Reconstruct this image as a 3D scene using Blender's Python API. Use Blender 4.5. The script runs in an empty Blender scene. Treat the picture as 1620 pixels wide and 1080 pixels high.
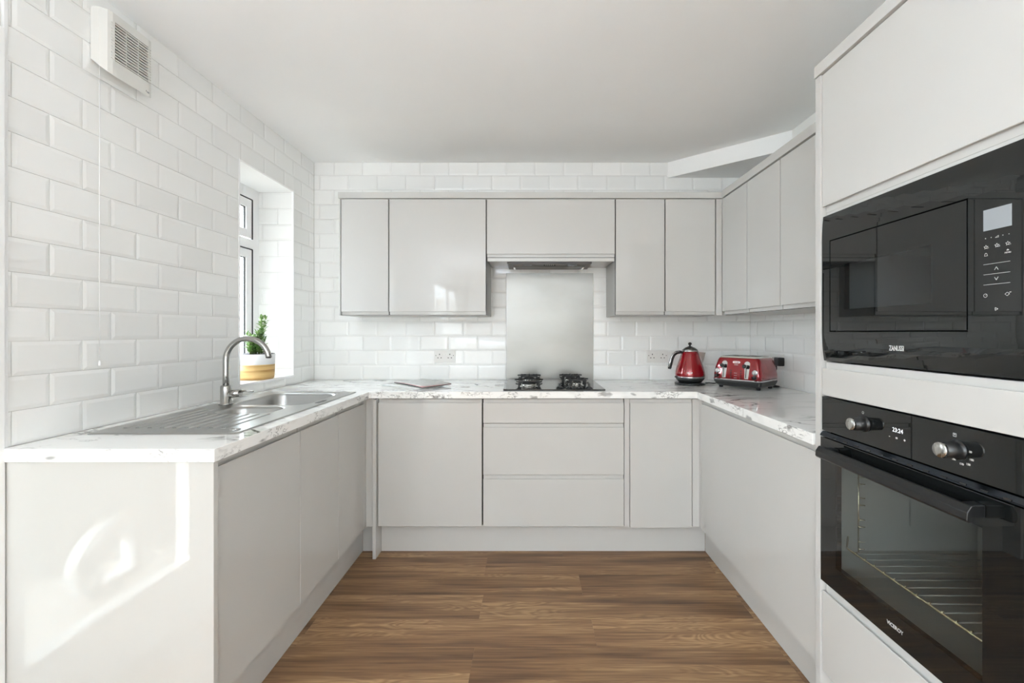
import bpy, bmesh, math, random
from mathutils import Vector, Matrix
random.seed(7)
C = bpy.context.scene.collection
SC = bpy.context.scene
R = math.radians
PI = math.pi

# ------------------------------------------------------------------ camera, light, exposure
cd = bpy.data.cameras.new('camera'); cam = bpy.data.objects.new('camera', cd); C.objects.link(cam)
cam.location = (0, 0, 1.27); cam.rotation_euler = (R(90), 0, 0)
cd.sensor_width = 36; cd.lens = 688 / 1620 * 36
cd.shift_x = -30 / 1620; cd.shift_y = -15 / 1620; cd.clip_start = .02
SC.camera = cam
w = bpy.data.worlds.new('world'); SC.world = w; w.use_nodes = True
nt = w.node_tree; nt.nodes.clear()
o_ = nt.nodes.new('ShaderNodeOutputWorld'); bg = nt.nodes.new('ShaderNodeBackground')
bg.inputs['Color'].default_value = (.80, .91, 1, 1); bg.inputs['Strength'].default_value = 7.6
nt.links.new(bg.outputs[0], o_.inputs[0])
sd = bpy.data.lights.new('sun', 'SUN'); sd.energy = 4.0; sd.angle = R(.6); sd.color = (1, .985, .96)
sun = bpy.data.objects.new('sun', sd); C.objects.link(sun)
sun.rotation_euler = Vector((-.28, .96, .75)).to_track_quat('Z', 'Y').to_euler()
# area lamps: an added fill behind the camera, and sampling portals at the openings
def area(name, loc, rot, sx, sy, e, col=(1, .98, .95)):
    l = bpy.data.lights.new(name, 'AREA'); l.shape = 'RECTANGLE'; l.size = sx; l.size_y = sy; l.energy = e; l.color = col
    o = bpy.data.objects.new(name, l); C.objects.link(o); o.location = loc; o.rotation_euler = rot; return o
area('added_bounce_fill', (-.7, -1.9, 1.1), (PI, 0, 0), 1.2, 1.4, 42, (.76, .87, 1))  # added fill bounced off the ceiling, no such fitting in the room
def portal(name, loc, rot, sx, sy):
    o = area(name, loc, rot, sx, sy, 1); o.data.cycles.is_portal = True
portal('portal_door', (-1.80, .82, 1.07), (0, R(-90), 0), 2.1, .8)
portal('portal_window', (-1.80, 2.52, 1.58), (0, R(-90), 0), 1.15, .52)
portal('portal_patio', (-1.80, -3.02, 1.08), (0, R(-90), 0), 2.2, 3.2)
vs = SC.view_settings; vs.view_transform = 'Standard'; vs.look = 'None'; vs.gamma = 1; vs.use_curve_mapping = False
vs.exposure = 1.6
SC.cycles.max_bounces = 12; SC.cycles.diffuse_bounces = 8; SC.cycles.glossy_bounces = 6; SC.cycles.transparent_max_bounces = 12
SC.cycles.sample_clamp_indirect = 6; SC.cycles.caustics_reflective = False; SC.cycles.caustics_refractive = False
SC.cycles.use_denoising = True

# ------------------------------------------------------------------ materials
def srgb(r, g=None, b=None):
    if g is None: g = b = r
    f = lambda c: (c/255)/12.92 if c/255 <= .04045 else ((c/255+.055)/1.055)**2.4
    return (f(r), f(g), f(b), 1)
def mat(name, col, rough=.5, metal=0, **kw):
    m = bpy.data.materials.new(name); m.use_nodes = True
    p = m.node_tree.nodes['Principled BSDF']
    p.inputs['Base Color'].default_value = col; p.inputs['Roughness'].default_value = rough; p.inputs['Metallic'].default_value = metal
    for k, v in kw.items(): p.inputs[k.replace('_', ' ')].default_value = v
    return m
def nodes(m): return m.node_tree.nodes, m.node_tree.links, m.node_tree.nodes['Principled BSDF']
def noise_variation(m, c1, c2, scale=(4, 4, 4), ns=3, detail=4, bump=0, rough=None, dist=.2):
    N, L, p = nodes(m)
    tc = N.new('ShaderNodeTexCoord'); mp = N.new('ShaderNodeMapping'); mp.inputs['Scale'].default_value = scale
    n = N.new('ShaderNodeTexNoise'); n.inputs['Scale'].default_value = ns; n.inputs['Detail'].default_value = detail
    L.new(tc.outputs['Object'], mp.inputs[0]); L.new(mp.outputs[0], n.inputs['Vector'])
    r = N.new('ShaderNodeMapRange'); r.inputs[1].default_value = .3; r.inputs[2].default_value = .7
    L.new(n.outputs['Fac'], r.inputs[0])
    mx = N.new('ShaderNodeMix'); mx.data_type = 'RGBA'; mx.inputs[6].default_value = c1; mx.inputs[7].default_value = c2
    L.new(r.outputs[0], mx.inputs[0]); L.new(mx.outputs[2], p.inputs['Base Color'])
    if bump:
        b = N.new('ShaderNodeBump'); b.inputs['Strength'].default_value = bump; b.inputs['Distance'].default_value = .002
        L.new(n.outputs['Fac'], b.inputs['Height']); L.new(b.outputs[0], p.inputs['Normal'])
    if rough:
        q = N.new('ShaderNodeMapRange'); q.inputs[3].default_value = rough[0]; q.inputs[4].default_value = rough[1]
        L.new(r.outputs[0], q.inputs[0]); L.new(q.outputs[0], p.inputs['Roughness'])
    return m
M = {}
M['gloss'] = noise_variation(mat('grey_gloss_lacquer', srgb(206, 204, 199), .03, IOR=1.4), srgb(200, 199, 196), srgb(197, 196, 193), (1, 1, 1), 2, 2, bump=0)
M['gloss_panel'] = mat('white_gloss_panel', srgb(196, 195, 191), .0)
M['steel_plain'] = mat('satin_steel', srgb(178, 178, 176), .3, 1)
M['carcass'] = mat('carcass_grey', srgb(188, 187, 183), .4)
M['shadow_gap'] = mat('dark_gap_shade', srgb(34, 34, 33), .7)  # dark colour standing in for shade inside slots, vents and joints
M['white_paint'] = noise_variation(mat('white_emulsion', srgb(244, 244, 243), .85), srgb(245, 245, 244), srgb(241, 241, 240), (1, 1, 1), 1.5, 3, bump=.05)
M['wall_paint'] = mat('wall_emulsion', srgb(243, 243, 241), .8)
M['grout'] = mat('grout', srgb(214, 213, 209), .9)
M['pvc'] = mat('white_upvc', srgb(240, 240, 240), .22)
M['fan_plastic'] = mat('white_plastic', srgb(216, 215, 210), .35)
M['fan_dark'] = mat('fan_dark', srgb(84, 82, 78), .7)
M['rubber'] = mat('black_rubber', srgb(28, 28, 30), .6)
M['black_glass'] = mat('black_glass', srgb(22, 24, 24), .01, IOR=1.56)
M['black_plastic'] = mat('black_plastic', srgb(24, 25, 26), .32)
M['black_enamel'] = mat('black_enamel', srgb(30, 30, 31), .22)
M['cast_iron'] = mat('cast_iron', srgb(24, 24, 24), .55)
M['oven_trim'] = mat('oven_trim_steel', srgb(70, 76, 84), .2, 1)
M['display'] = mat('display_glass', srgb(150, 154, 158), .25)
M['print'] = mat('printed_white', srgb(205, 205, 203), .5)
M['glow'] = mat('clock_led', srgb(235, 240, 245), .5); nodes(M['glow'])[2].inputs['Emission Color'].default_value = (.85, .92, 1, 1); nodes(M['glow'])[2].inputs['Emission Strength'].default_value = .22
M['chrome'] = mat('chrome', srgb(225, 226, 228), .07, 1)
M['chrome_red'] = mat('badge_white', srgb(236, 230, 230), .3)
M['steel'] = noise_variation(mat('brushed_steel', srgb(190, 189, 186), .22, 1), srgb(205, 204, 200), srgb(180, 179, 176), (3, 60, 3), 6, 3, bump=.03, rough=(.16, .3))
M['tap_steel'] = mat('brushed_nickel', srgb(176, 175, 172), .2, 1)
M['splash'] = noise_variation(mat('splashback_steel', srgb(190, 188, 184), .3, 1), srgb(148, 147, 144), srgb(140, 139, 136), (.9, .9, 2.0), 3, 3, bump=0, rough=(.33, .37))
M['hood_steel'] = mat('hood_grey_metal', srgb(92, 91, 89), .4)
M['red'] = mat('metallic_red', srgb(142, 4, 20), .12, .2, Coat_Weight=1.0, Coat_Roughness=.04)
M['red2'] = M['red']
M['kettle_lid'] = mat('kettle_lid_metal', srgb(140, 142, 140), .25, 1)
M['spout'] = mat('spout_metal', srgb(216, 214, 206), .25, .5)
M['gap'] = mat('black_gap', (.002, .002, .002, 1), .9, Specular_IOR_Level=0.0)
M['base_black'] = mat('dark_grey_plastic', srgb(40, 42, 42), .35)
M['socket'] = mat('socket_white', srgb(222, 220, 216), .35)
M['socket_hole'] = mat('socket_slot', srgb(70, 66, 64), .6)
M['leaf'] = noise_variation(mat('leaf_green', srgb(92, 128, 62), .45), srgb(70, 112, 44), srgb(136, 165, 96), (1, 1, 1), 60, 1)
M['stem'] = mat('stem_green', srgb(86, 96, 52), .7)
M['soil'] = mat('soil', srgb(66, 58, 60), .95)
M['pot_white'] = mat('pot_glaze_white', srgb(238, 238, 238), .3)
M['paper'] = noise_variation(mat('newsprint', srgb(214, 214, 210), .6), srgb(226, 226, 222), srgb(188, 190, 188), (14, 30, 1), 3, 4)
M['paper_pink'] = mat('pink_page_border', srgb(214, 168, 168), .6)
M['paper_dark'] = mat('dark_page_block', srgb(90, 88, 88), .6)  # dark grey page block under the cover
M['cavity'] = mat('oven_enamel_grey', srgb(150, 153, 151), .35)
M['wire'] = mat('rack_wire', srgb(214, 206, 176), .2, 1)
M['fence'] = noise_variation(mat('rendered_wall', srgb(118, 115, 110), .9), srgb(126, 122, 117), srgb(108, 105, 100), (1, 1, 8), 6, 3)
M['paving'] = noise_variation(mat('paving_block', srgb(196, 188, 178), .9), srgb(182, 175, 166), srgb(156, 147, 138), (1, 1, 1), 14, 3)
M['sand'] = mat('jointing_sand', srgb(120, 112, 100), .95)
M['lawn'] = mat('lawn', srgb(96, 116, 66), .95)

def tile_material():
    m = mat('white_glazed_tile', srgb(238, 238, 236), .06)
    N, L, p = nodes(m)
    oi = N.new('ShaderNodeObjectInfo'); r = N.new('ShaderNodeMapRange'); r.inputs[3].default_value = .96; r.inputs[4].default_value = 1.02
    L.new(oi.outputs['Random'], r.inputs[0])
    mx = N.new('ShaderNodeMix'); mx.data_type = 'RGBA'; mx.blend_type = 'MULTIPLY'; mx.inputs[0].default_value = 1
    mx.inputs[6].default_value = srgb(238, 238, 236); L.new(r.outputs[0], mx.inputs[7]); L.new(mx.outputs[2], p.inputs['Base Color'])
    n = N.new('ShaderNodeTexNoise'); n.inputs['Scale'].default_value = 14; n.inputs['Detail'].default_value = 1
    tc = N.new('ShaderNodeTexCoord'); L.new(tc.outputs['Object'], n.inputs['Vector'])
    b = N.new('ShaderNodeBump'); b.inputs['Strength'].default_value = .06; b.inputs['Distance'].default_value = .004
    L.new(n.outputs['Fac'], b.inputs['Height']); L.new(b.outputs[0], p.inputs['Normal'])
    return m
M['tile'] = tile_material()

def glass_pane(name, tint=(1, 1, 1, 1), refl=(1, 1, 1, 1), ior=1.5):
    m = bpy.data.materials.new(name); m.use_nodes = True; N = m.node_tree.nodes; L = m.node_tree.links; N.clear()
    o = N.new('ShaderNodeOutputMaterial'); t = N.new('ShaderNodeBsdfTransparent'); t.inputs[0].default_value = tint
    g = N.new('ShaderNodeBsdfGlossy'); g.inputs['Roughness'].default_value = .01; g.inputs['Color'].default_value = refl
    f = N.new('ShaderNodeFresnel'); f.inputs[0].default_value = ior
    gm = N.new('ShaderNodeNewGeometry'); iv = N.new('ShaderNodeMath'); iv.operation = 'SUBTRACT'; iv.inputs[0].default_value = 1; L.new(gm.outputs['Backfacing'], iv.inputs[1])
    ml = N.new('ShaderNodeMath'); ml.operation = 'MULTIPLY'; L.new(f.outputs[0], ml.inputs[0]); L.new(iv.outputs[0], ml.inputs[1])
    mx = N.new('ShaderNodeMixShader'); L.new(ml.outputs[0], mx.inputs[0]); L.new(t.outputs[0], mx.inputs[1]); L.new(g.outputs[0], mx.inputs[2]); L.new(mx.outputs[0], o.inputs[0])
    return m
M['glass'] = glass_pane('clear_glazing')
M['door_glass'] = glass_pane('dimmed_door_glazing', (.62, .64, .63, 1))  # tint added to cut the daylight this door throws on the end panel
M['oven_glass'] = glass_pane('tinted_oven_glass', (.80, .81, .80, 1), ior=1.6)
M['micro_glass'] = glass_pane('tinted_microwave_glass', (.66, .67, .68, 1), ior=1.6)

def marble(name, scale, strength, blot=False):
    m = mat(name, srgb(236, 236, 233), .05)
    N, L, p = nodes(m)
    tc = N.new('ShaderNodeTexCoord'); mp = N.new('ShaderNodeMapping')
    mp.inputs['Rotation'].default_value = (0, 0, R(-38)); mp.inputs['Scale'].default_value = scale
    L.new(tc.outputs['Object'], mp.inputs[0])
    def vein(ns, dist, width, seed):
        n = N.new('ShaderNodeTexNoise'); n.noise_dimensions = '4D'; n.inputs['W'].default_value = seed
        n.inputs['Scale'].default_value = ns; n.inputs['Detail'].default_value = 2.5 if blot else 6; n.inputs['Distortion'].default_value = dist; n.inputs['Roughness'].default_value = .55
        L.new(mp.outputs[0], n.inputs['Vector'])
        s = N.new('ShaderNodeMath'); s.operation = 'SUBTRACT'; s.inputs[1].default_value = .5; L.new(n.outputs['Fac'], s.inputs[0])
        a = N.new('ShaderNodeMath'); a.operation = 'ABSOLUTE'; L.new(s.outputs[0], a.inputs[0])
        r = N.new('ShaderNodeMapRange'); r.interpolation_type = 'SMOOTHSTEP'; r.inputs[1].default_value = 0; r.inputs[2].default_value = width; r.inputs[3].default_value = 1; r.inputs[4].default_value = 0
        L.new(a.outputs[0], r.inputs[0]); return r.outputs[0]
    def mask(ns, lo, hi, seed):
        n = N.new('ShaderNodeTexNoise'); n.noise_dimensions = '4D'; n.inputs['W'].default_value = seed; n.inputs['Scale'].default_value = ns; n.inputs['Detail'].default_value = 2
        L.new(mp.outputs[0], n.inputs['Vector'])
        r = N.new('ShaderNodeMapRange'); r.inputs[1].default_value = lo; r.inputs[2].default_value = hi; L.new(n.outputs['Fac'], r.inputs[0]); return r.outputs[0]
    def mul(a, b):
        x = N.new('ShaderNodeMath'); x.operation = 'MULTIPLY'; x.use_clamp = True
        L.new(a, x.inputs[0]); (L.new(b, x.inputs[1]) if not isinstance(b, float) else setattr(x.inputs[1], 'default_value', b)); return x.outputs[0]
    def add(a, b):
        x = N.new('ShaderNodeMath'); x.operation = 'ADD'; x.use_clamp = True; L.new(a, x.inputs[0]); L.new(b, x.inputs[1]); return x.outputs[0]
    v1 = mul(mul(vein(1.3, 1.4, .026, 3.1), mask(1.2, .44, .60, 9.0)), .9 * strength)
    v2 = mul(mul(vein(2.6, .9, .016, 7.7), mask(1.6, .5, .68, 2.0)), .4 * strength)
    v3 = mul(mask(1.8, .56, .85, 5.5), .30 * strength)
    if blot:
        v1 = mul(mask(2.6, .60, .68, 3.3), .75); v2 = mul(mul(vein(5.0, 1.0, .05, 7.7), mask(1.7, .50, .60, 2.0)), .7)
    f = add(add(v1, v2), v3)
    mx = N.new('ShaderNodeMix'); mx.data_type = 'RGBA'; mx.inputs[6].default_value = srgb(244, 244, 242); mx.inputs[7].default_value = srgb(128, 127, 126)
    L.new(f, mx.inputs[0]); L.new(mx.outputs[2], p.inputs['Base Color'])
    return m
M['marble'] = marble('marble_laminate_top', (1.3, 3.2, 1), 2.0)
M['marble_edge'] = marble('marble_laminate_edge', (4.2, 4.2, 9), 1.0, True)

def oak():
    m = mat('oak_laminate', srgb(130, 96, 66), .42)
    N, L, p = nodes(m)
    tc = N.new('ShaderNodeTexCoord'); oi = N.new('ShaderNodeObjectInfo')
    cx = N.new('ShaderNodeCombineXYZ')
    for k, s in enumerate((31.0, 17.0, 7.0)):
        q = N.new('ShaderNodeMath'); q.operation = 'MULTIPLY'; q.inputs[1].default_value = s; L.new(oi.outputs['Random'], q.inputs[0]); L.new(q.outputs[0], cx.inputs[k])
    ad = N.new('ShaderNodeVectorMath'); ad.operation = 'ADD'; L.new(tc.outputs['Object'], ad.inputs[0]); L.new(cx.outputs[0], ad.inputs[1])
    def nz(scale, ns, det, dist):
        mp = N.new('ShaderNodeMapping'); mp.inputs['Scale'].default_value = scale; L.new(ad.outputs[0], mp.inputs[0])
        n = N.new('ShaderNodeTexNoise'); n.inputs['Scale'].default_value = ns; n.inputs['Detail'].default_value = det; n.inputs['Distortion'].default_value = dist
        L.new(mp.outputs[0], n.inputs['Vector']); return n.outputs['Fac']
    broad = nz((.45, 5.5, 1), 1.9, 4, .5); fine = nz((1.6, 46, 1), 2.2, 6, .3); cath = nz((1.1, 8.0, 1), 2.2, 1.5, .9)
    # growth rings out of the cathedral noise
    sn = N.new('ShaderNodeMath'); sn.operation = 'MULTIPLY'; sn.inputs[1].default_value = 75; L.new(cath, sn.inputs[0])
    si = N.new('ShaderNodeMath'); si.operation = 'SINE'; L.new(sn.outputs[0], si.inputs[0])
    mk = N.new('ShaderNodeMapRange'); mk.inputs[1].default_value = .5; mk.inputs[2].default_value = .62; L.new(broad, mk.inputs[0])
    m1 = N.new('ShaderNodeMath'); m1.operation = 'MULTIPLY'; L.new(si.outputs[0], m1.inputs[0]); L.new(mk.outputs[0], m1.inputs[1])
    m2 = N.new('ShaderNodeMath'); m2.operation = 'MULTIPLY'; m2.inputs[1].default_value = .055; L.new(m1.outputs[0], m2.inputs[0])
    a1 = N.new('ShaderNodeMath'); a1.operation = 'MULTIPLY'; a1.inputs[1].default_value = .62; L.new(broad, a1.inputs[0])
    a2 = N.new('ShaderNodeMath'); a2.operation = 'MULTIPLY'; a2.inputs[1].default_value = .38; L.new(fine, a2.inputs[0])
    s1 = N.new('ShaderNodeMath'); s1.operation = 'ADD'; L.new(a1.outputs[0], s1.inputs[0]); L.new(a2.outputs[0], s1.inputs[1])
    s2 = N.new('ShaderNodeMath'); s2.operation = 'ADD'; L.new(s1.outputs[0], s2.inputs[0]); L.new(m2.outputs[0], s2.inputs[1])
    cr = N.new('ShaderNodeValToRGB'); e = cr.color_ramp.elements
    e[0].position = .34; e[0].color = srgb(86, 62, 43); e[1].position = .68; e[1].color = srgb(184, 150, 110)
    x = cr.color_ramp.elements.new(.47); x.color = srgb(128, 96, 68); x = cr.color_ramp.elements.new(.56); x.color = srgb(152, 119, 85)
    L.new(s2.outputs[0], cr.inputs[0])
    r = N.new('ShaderNodeMapRange'); r.inputs[3].default_value = .9; r.inputs[4].default_value = 1.08; L.new(oi.outputs['Random'], r.inputs[0])
    mx = N.new('ShaderNodeMix'); mx.data_type = 'RGBA'; mx.blend_type = 'MULTIPLY'; mx.inputs[0].default_value = 1
    L.new(cr.outputs[0], mx.inputs[6]); L.new(r.outputs[0], mx.inputs[7]); L.new(mx.outputs[2], p.inputs['Base Color'])
    b = N.new('ShaderNodeBump'); b.inputs['Strength'].default_value = .15; b.inputs['Distance'].default_value = .001; L.new(fine, b.inputs['Height']); L.new(b.outputs[0], p.inputs['Normal'])
    return m
M['oak'] = oak()

def pot_material():
    m = mat('banded_bamboo', srgb(206, 168, 104), .5)
    N, L, p = nodes(m)
    tc = N.new('ShaderNodeTexCoord'); mp = N.new('ShaderNodeMapping'); mp.inputs['Scale'].default_value = (1, 1, 60)
    n = N.new('ShaderNodeTexNoise'); n.inputs['Scale'].default_value = 2.4; n.inputs['Detail'].default_value = 3
    L.new(tc.outputs['Object'], mp.inputs[0]); L.new(mp.outputs[0], n.inputs['Vector'])
    cr = N.new('ShaderNodeValToRGB'); cr.color_ramp.elements[0].position = .35; cr.color_ramp.elements[0].color = srgb(176, 134, 72); cr.color_ramp.elements[1].position = .62; cr.color_ramp.elements[1].color = srgb(226, 192, 130)
    L.new(n.outputs['Fac'], cr.inputs[0]); L.new(cr.outputs[0], p.inputs['Base Color']); return m
M['bamboo'] = pot_material()

# ------------------------------------------------------------------ geometry helpers
def box(bm, x0, x1, y0, y1, z0, z1, bev=0):
    vs_ = [bm.verts.new((x, y, z)) for x in (x0, x1) for y in (y0, y1) for z in (z0, z1)]
    F = [(0, 1, 3, 2), (4, 6, 7, 5), (0, 4, 5, 1), (2, 3, 7, 6), (0, 2, 6, 4), (1, 5, 7, 3)]
    fs = [bm.faces.new([vs_[i] for i in f]) for f in F]
    if bev:
        es = list({e for f in fs for e in f.edges})
        bmesh.ops.bevel(bm, geom=es, offset=bev, segments=2, affect='EDGES', profile=.6)
def prism(bm, poly, a0, a1, fn, bev=0):
    """poly: list of (p,q); extruded between a0..a1; fn(a,p,q)->xyz"""
    A = [bm.verts.new(fn(a0, p, q)) for p, q in poly]; B = [bm.verts.new(fn(a1, p, q)) for p, q in poly]
    n = len(poly); fs = [bm.faces.new(A), bm.faces.new(B[::-1])]
    for i in range(n): fs.append(bm.faces.new((A[i], B[i], B[(i+1) % n], A[(i+1) % n])))
    bmesh.ops.recalc_face_normals(bm, faces=fs)
    if bev:
        es = list({e for f in fs for e in f.edges})
        bmesh.ops.bevel(bm, geom=es, offset=bev, segments=1, affect='EDGES')
def tube(bm, pts, r, seg=12, cap=True):
    pts = [Vector(p) for p in pts]; rs = r if isinstance(r, (list, tuple)) else [r]*len(pts)
    rings = []; up = None
    for i, p in enumerate(pts):
        t = (pts[min(i+1, len(pts)-1)] - pts[max(i-1, 0)]).normalized()
        if up is None: up = Vector((0, 0, 1)) if abs(t.z) < .9 else Vector((1, 0, 0))
        s = t.cross(up).normalized(); up = s.cross(t).normalized()
        rings.append([bm.verts.new(p + (s*math.cos(2*PI*k/seg) + up*math.sin(2*PI*k/seg))*rs[i]) for k in range(seg)])
    for a, b in zip(rings, rings[1:]):
        for k in range(seg):
            f = bm.faces.new((a[k], a[(k+1) % seg], b[(k+1) % seg], b[k])); f.smooth = True
    if cap: bm.faces.new(rings[0][::-1]); bm.faces.new(rings[-1])
def lathe(bm, prof, c=(0, 0, 0), seg=40, axis='z', smooth=True, sx=1, sy=1):
    rings = []
    for r_, h in prof:
        ring = []
        for k in range(seg):
            a = 2*PI*k/seg; u, v = r_*math.cos(a)*sx, r_*math.sin(a)*sy
            p = {'z': (u, v, h), 'x': (h, u, v), 'y': (u, h, v)}[axis]
            ring.append(bm.verts.new((c[0]+p[0], c[1]+p[1], c[2]+p[2])))
        rings.append(ring)
    for a, b in zip(rings, rings[1:]):
        for k in range(seg):
            f = bm.faces.new((a[k], a[(k+1) % seg], b[(k+1) % seg], b[k])); f.smooth = smooth
    bm.faces.new(rings[0][::-1]); bm.faces.new(rings[-1])
ORI = {}
def obj(name, bm, m, parent=None, local=False, recalc=True, label=None):
    if recalc: bmesh.ops.recalc_face_normals(bm, faces=bm.faces[:])
    if parent is not None and not local:
        o0 = ORI.get(parent.name, Vector((0, 0, 0)))
        bmesh.ops.translate(bm, verts=bm.verts[:], vec=-o0)
    me = bpy.data.meshes.new(name); bm.to_mesh(me); bm.free()
    if isinstance(m, (list, tuple)):
        for x in m: me.materials.append(x)
    else: me.materials.append(m)
    o = bpy.data.objects.new(name, me); C.objects.link(o)
    if parent is not None:
        o.parent = parent; ORI[o.name] = ORI.get(parent.name, Vector((0, 0, 0)))
    if label: o['label'] = label
    return o
def thing(name, label, cat, loc=(0, 0, 0), rz=0, group=None):
    o = bpy.data.objects.new(name, None); C.objects.link(o); o.location = loc; o.rotation_euler = (0, 0, rz)
    o.empty_display_size = .05
    o['label'] = label; o['category'] = cat
    if group: o['group'] = group
    ORI[o.name] = Vector(loc); return o
def tag(o, label, cat, group=None):
    o['label'] = label; o['category'] = cat
    if group: o['group'] = group
    return o
def struct(name, bm, m):
    o = obj(name, bm, m); o['kind'] = 'structure'; return o
def B(): return bmesh.new()
def bx(name, parent, m, *a, bev=0, label=None):
    b = B(); box(b, *a, bev=bev); return obj(name, b, m, parent, label=label)
def cells(bm, xs, ys, inc, z0, z1, mi_side=0):
    """slab built from grid cells, walls only on the outline"""
    V = {}
    def v(i, j, z): 
        k = (i, j, z)
        if k not in V: V[k] = bm.verts.new((xs[i], ys[j], z))
        return V[k]
    for i in range(len(xs)-1):
        for j in range(len(ys)-1):
            if not inc(i, j): continue
            bm.faces.new((v(i, j, z1), v(i+1, j, z1), v(i+1, j+1, z1), v(i, j+1, z1)))
            bm.faces.new((v(i, j, z0), v(i, j+1, z0), v(i+1, j+1, z0), v(i+1, j, z0)))
            for (a, b, ni, nj) in (((i, j), (i+1, j), i, j-1), ((i+1, j), (i+1, j+1), i+1, j), ((i+1, j+1), (i, j+1), i, j+1), ((i, j+1), (i, j), i-1, j)):
                out = ni < 0 or nj < 0 or ni >= len(xs)-1 or nj >= len(ys)-1 or not inc(ni, nj)
                if out:
                    f = bm.faces.new((v(*a, z0), v(*b, z0), v(*b, z1), v(*a, z1))); f.material_index = mi_side

# ------------------------------------------------------------------ dimensions of the room
XL, XR, YB, ZC = -1.518, 1.535, 3.044, 2.456
YR = -4.7
TP = .005                    # tile proud of the grout face
WIN = (2.26, 2.785, .995, 2.17)
DR = (.40, 1.235, 0.0, 2.14)
GW = .25                     # wall thickness

# floor with planks
b = B(); box(b, XL-.3, XR+.1, YR, YB+.1, -.06, -.007); floor = struct('floor', b, M['shadow_gap'])
PW, PL = .1765, 1.22
def plank_mesh(L, W):
    b = B(); box(b, 0, L, 0, W, -.007, 0)
    top = [e for e in b.edges if all(abs(v.co.z) < 1e-6 for v in e.verts)]
    bmesh.ops.bevel(b, geom=top, offset=.0006, segments=1, affect='EDGES')
    bmesh.ops.recalc_face_normals(b, faces=b.faces[:])
    me = bpy.data.meshes.new('plank'); b.to_mesh(me); b.free(); me.materials.append(M['oak']); return me
pm = {}
rowj = [-.227, .267, -.23, .25, -.245]
y0 = 1.5735 - PW*36; r_i = -36
while y0 < YB:
    j0 = rowj[r_i % 5] if 0 <= r_i < 5 else random.uniform(-.5, .5)
    x = j0 - PL*2
    while x < XR:
        xa, xb = max(x, XL), min(x+PL, XR+.05); wv = min(PW, YB+.05-y0)
        if xb - xa > .02:
            k = (round(xb-xa-.0005, 3), round(wv-.0005, 4))
            if k not in pm: pm[k] = plank_mesh(*k)
            o = bpy.data.objects.new('plank', pm[k]); C.objects.link(o); o.parent = floor; o.location = (xa, y0, 0)
        x += PL
    y0 += PW; r_i += 1

# ceiling, boxing
b = B(); box(b, XL-GW, XR+.1, YR, YB+.1, ZC, ZC+.1); struct('ceiling', b, M['white_paint'])
b = B(); prism(b, [(.897, YB+.05), (XR+.05, 2.515), (XR+.05, YB+.05)], 2.348, ZC+.01, lambda a, p, q: (p, q, a))
tr = struct('trim_1', b, M['white_paint'])

# walls
wall_back = None
b = B(); box(b, XL-GW, XR+.1, YB+TP, YB+TP+.1, -.05, ZC+.05); wall_back = struct('wall_back', b, M['grout'])
b = B(); box(b, XR+TP, XR+.12, YR, YB+TP, -.05, ZC+.05); wall_right = struct('wall_right', b, M['wall_paint'])
b = B(); box(b, XL-GW, XR+.1, YR-.1, YR, -.05, ZC+.05); wall_rear = struct('wall_rear', b, M['wall_paint'])
RO = (-4.6, -1.45, 2.16)  # unseen patio opening, put in and sized for side light from the left
pd = bpy.data.objects.new('added_patio_door', None); C.objects.link(pd); pd['kind'] = 'structure'; pd.location = (XL-.08, -3.02, 0); ORI['added_patio_door'] = Vector(pd.location)
b = B(); px0, px1 = XL-.14, XL-.08
for yy in (RO[0], -3.06, RO[1]-.07): box(b, px0, px1, yy, yy+.07, 0, RO[2], bev=.003)
box(b, px0, px1, RO[0], RO[1], RO[2]-.07, RO[2], bev=.003); box(b, px0, px1, RO[0], RO[1], 0, .07, bev=.003)
obj('door_frame', b, M['pvc'], pd)
for (ya, yb) in ((RO[0]+.07, -3.06), (-2.99, RO[1]-.07)):
    b = B(); box(b, px0+.028, px0+.032, ya, yb, .07, RO[2]-.07); obj('pane', b, M['glass'], pd)
xl0, xl1 = XL-GW, XL-TP
b = B()
box(b, xl0, xl1, WIN[1], YB+TP, -.05, ZC+.05); box(b, xl0, xl1, WIN[0], WIN[1], -.05, WIN[2]-.012); box(b, xl0, xl1, WIN[0], WIN[1], WIN[3]+.002, ZC+.05)
box(b, XL-.12, xl1, DR[1], WIN[0], -.05, ZC+.05); box(b, xl0, XL-.12, 1.62, WIN[0], -.05, ZC+.05); box(b, xl0, XL-.12, DR[1], 1.62, DR[3], ZC+.05)
box(b, xl0, xl1, DR[0], DR[1], DR[3], ZC+.05)
box(b, XL-.12, xl1, RO[1], DR[0], -.05, ZC+.05); box(b, xl0, XL-.12, RO[1], -.05, -.05, ZC+.05); box(b, xl0, XL-.12, -.05, DR[0], DR[3], ZC+.05); box(b, xl0, xl1, YR, RO[0], -.05, ZC+.05); box(b, xl0, xl1, RO[0], RO[1], RO[2], ZC+.05); box(b, xl0, xl1, RO[0], RO[1], -.05, 0)
wall_left = struct('wall_left', b, M['grout'])
b = B(); box(b, XL-.012, XL-.002, RO[1], DR[0]-.005, 0, ZC-.001); box(b, XL-.012, XL-.002, YR, RO[0], 0, ZC-.001); box(b, XL-.012, XL-.002, RO[0], RO[1], RO[2], ZC-.001); o = obj('plaster', b, M['wall_paint'], wall_left)
b = B(); box(b, XR, XR+.010, YR, 1.40, 0, ZC-.001); box(b, XR, XR+.010, 1.40, YB, 1.46, ZC-.001); o = obj('plaster', b, M['wall_paint'], wall_right)

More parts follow.
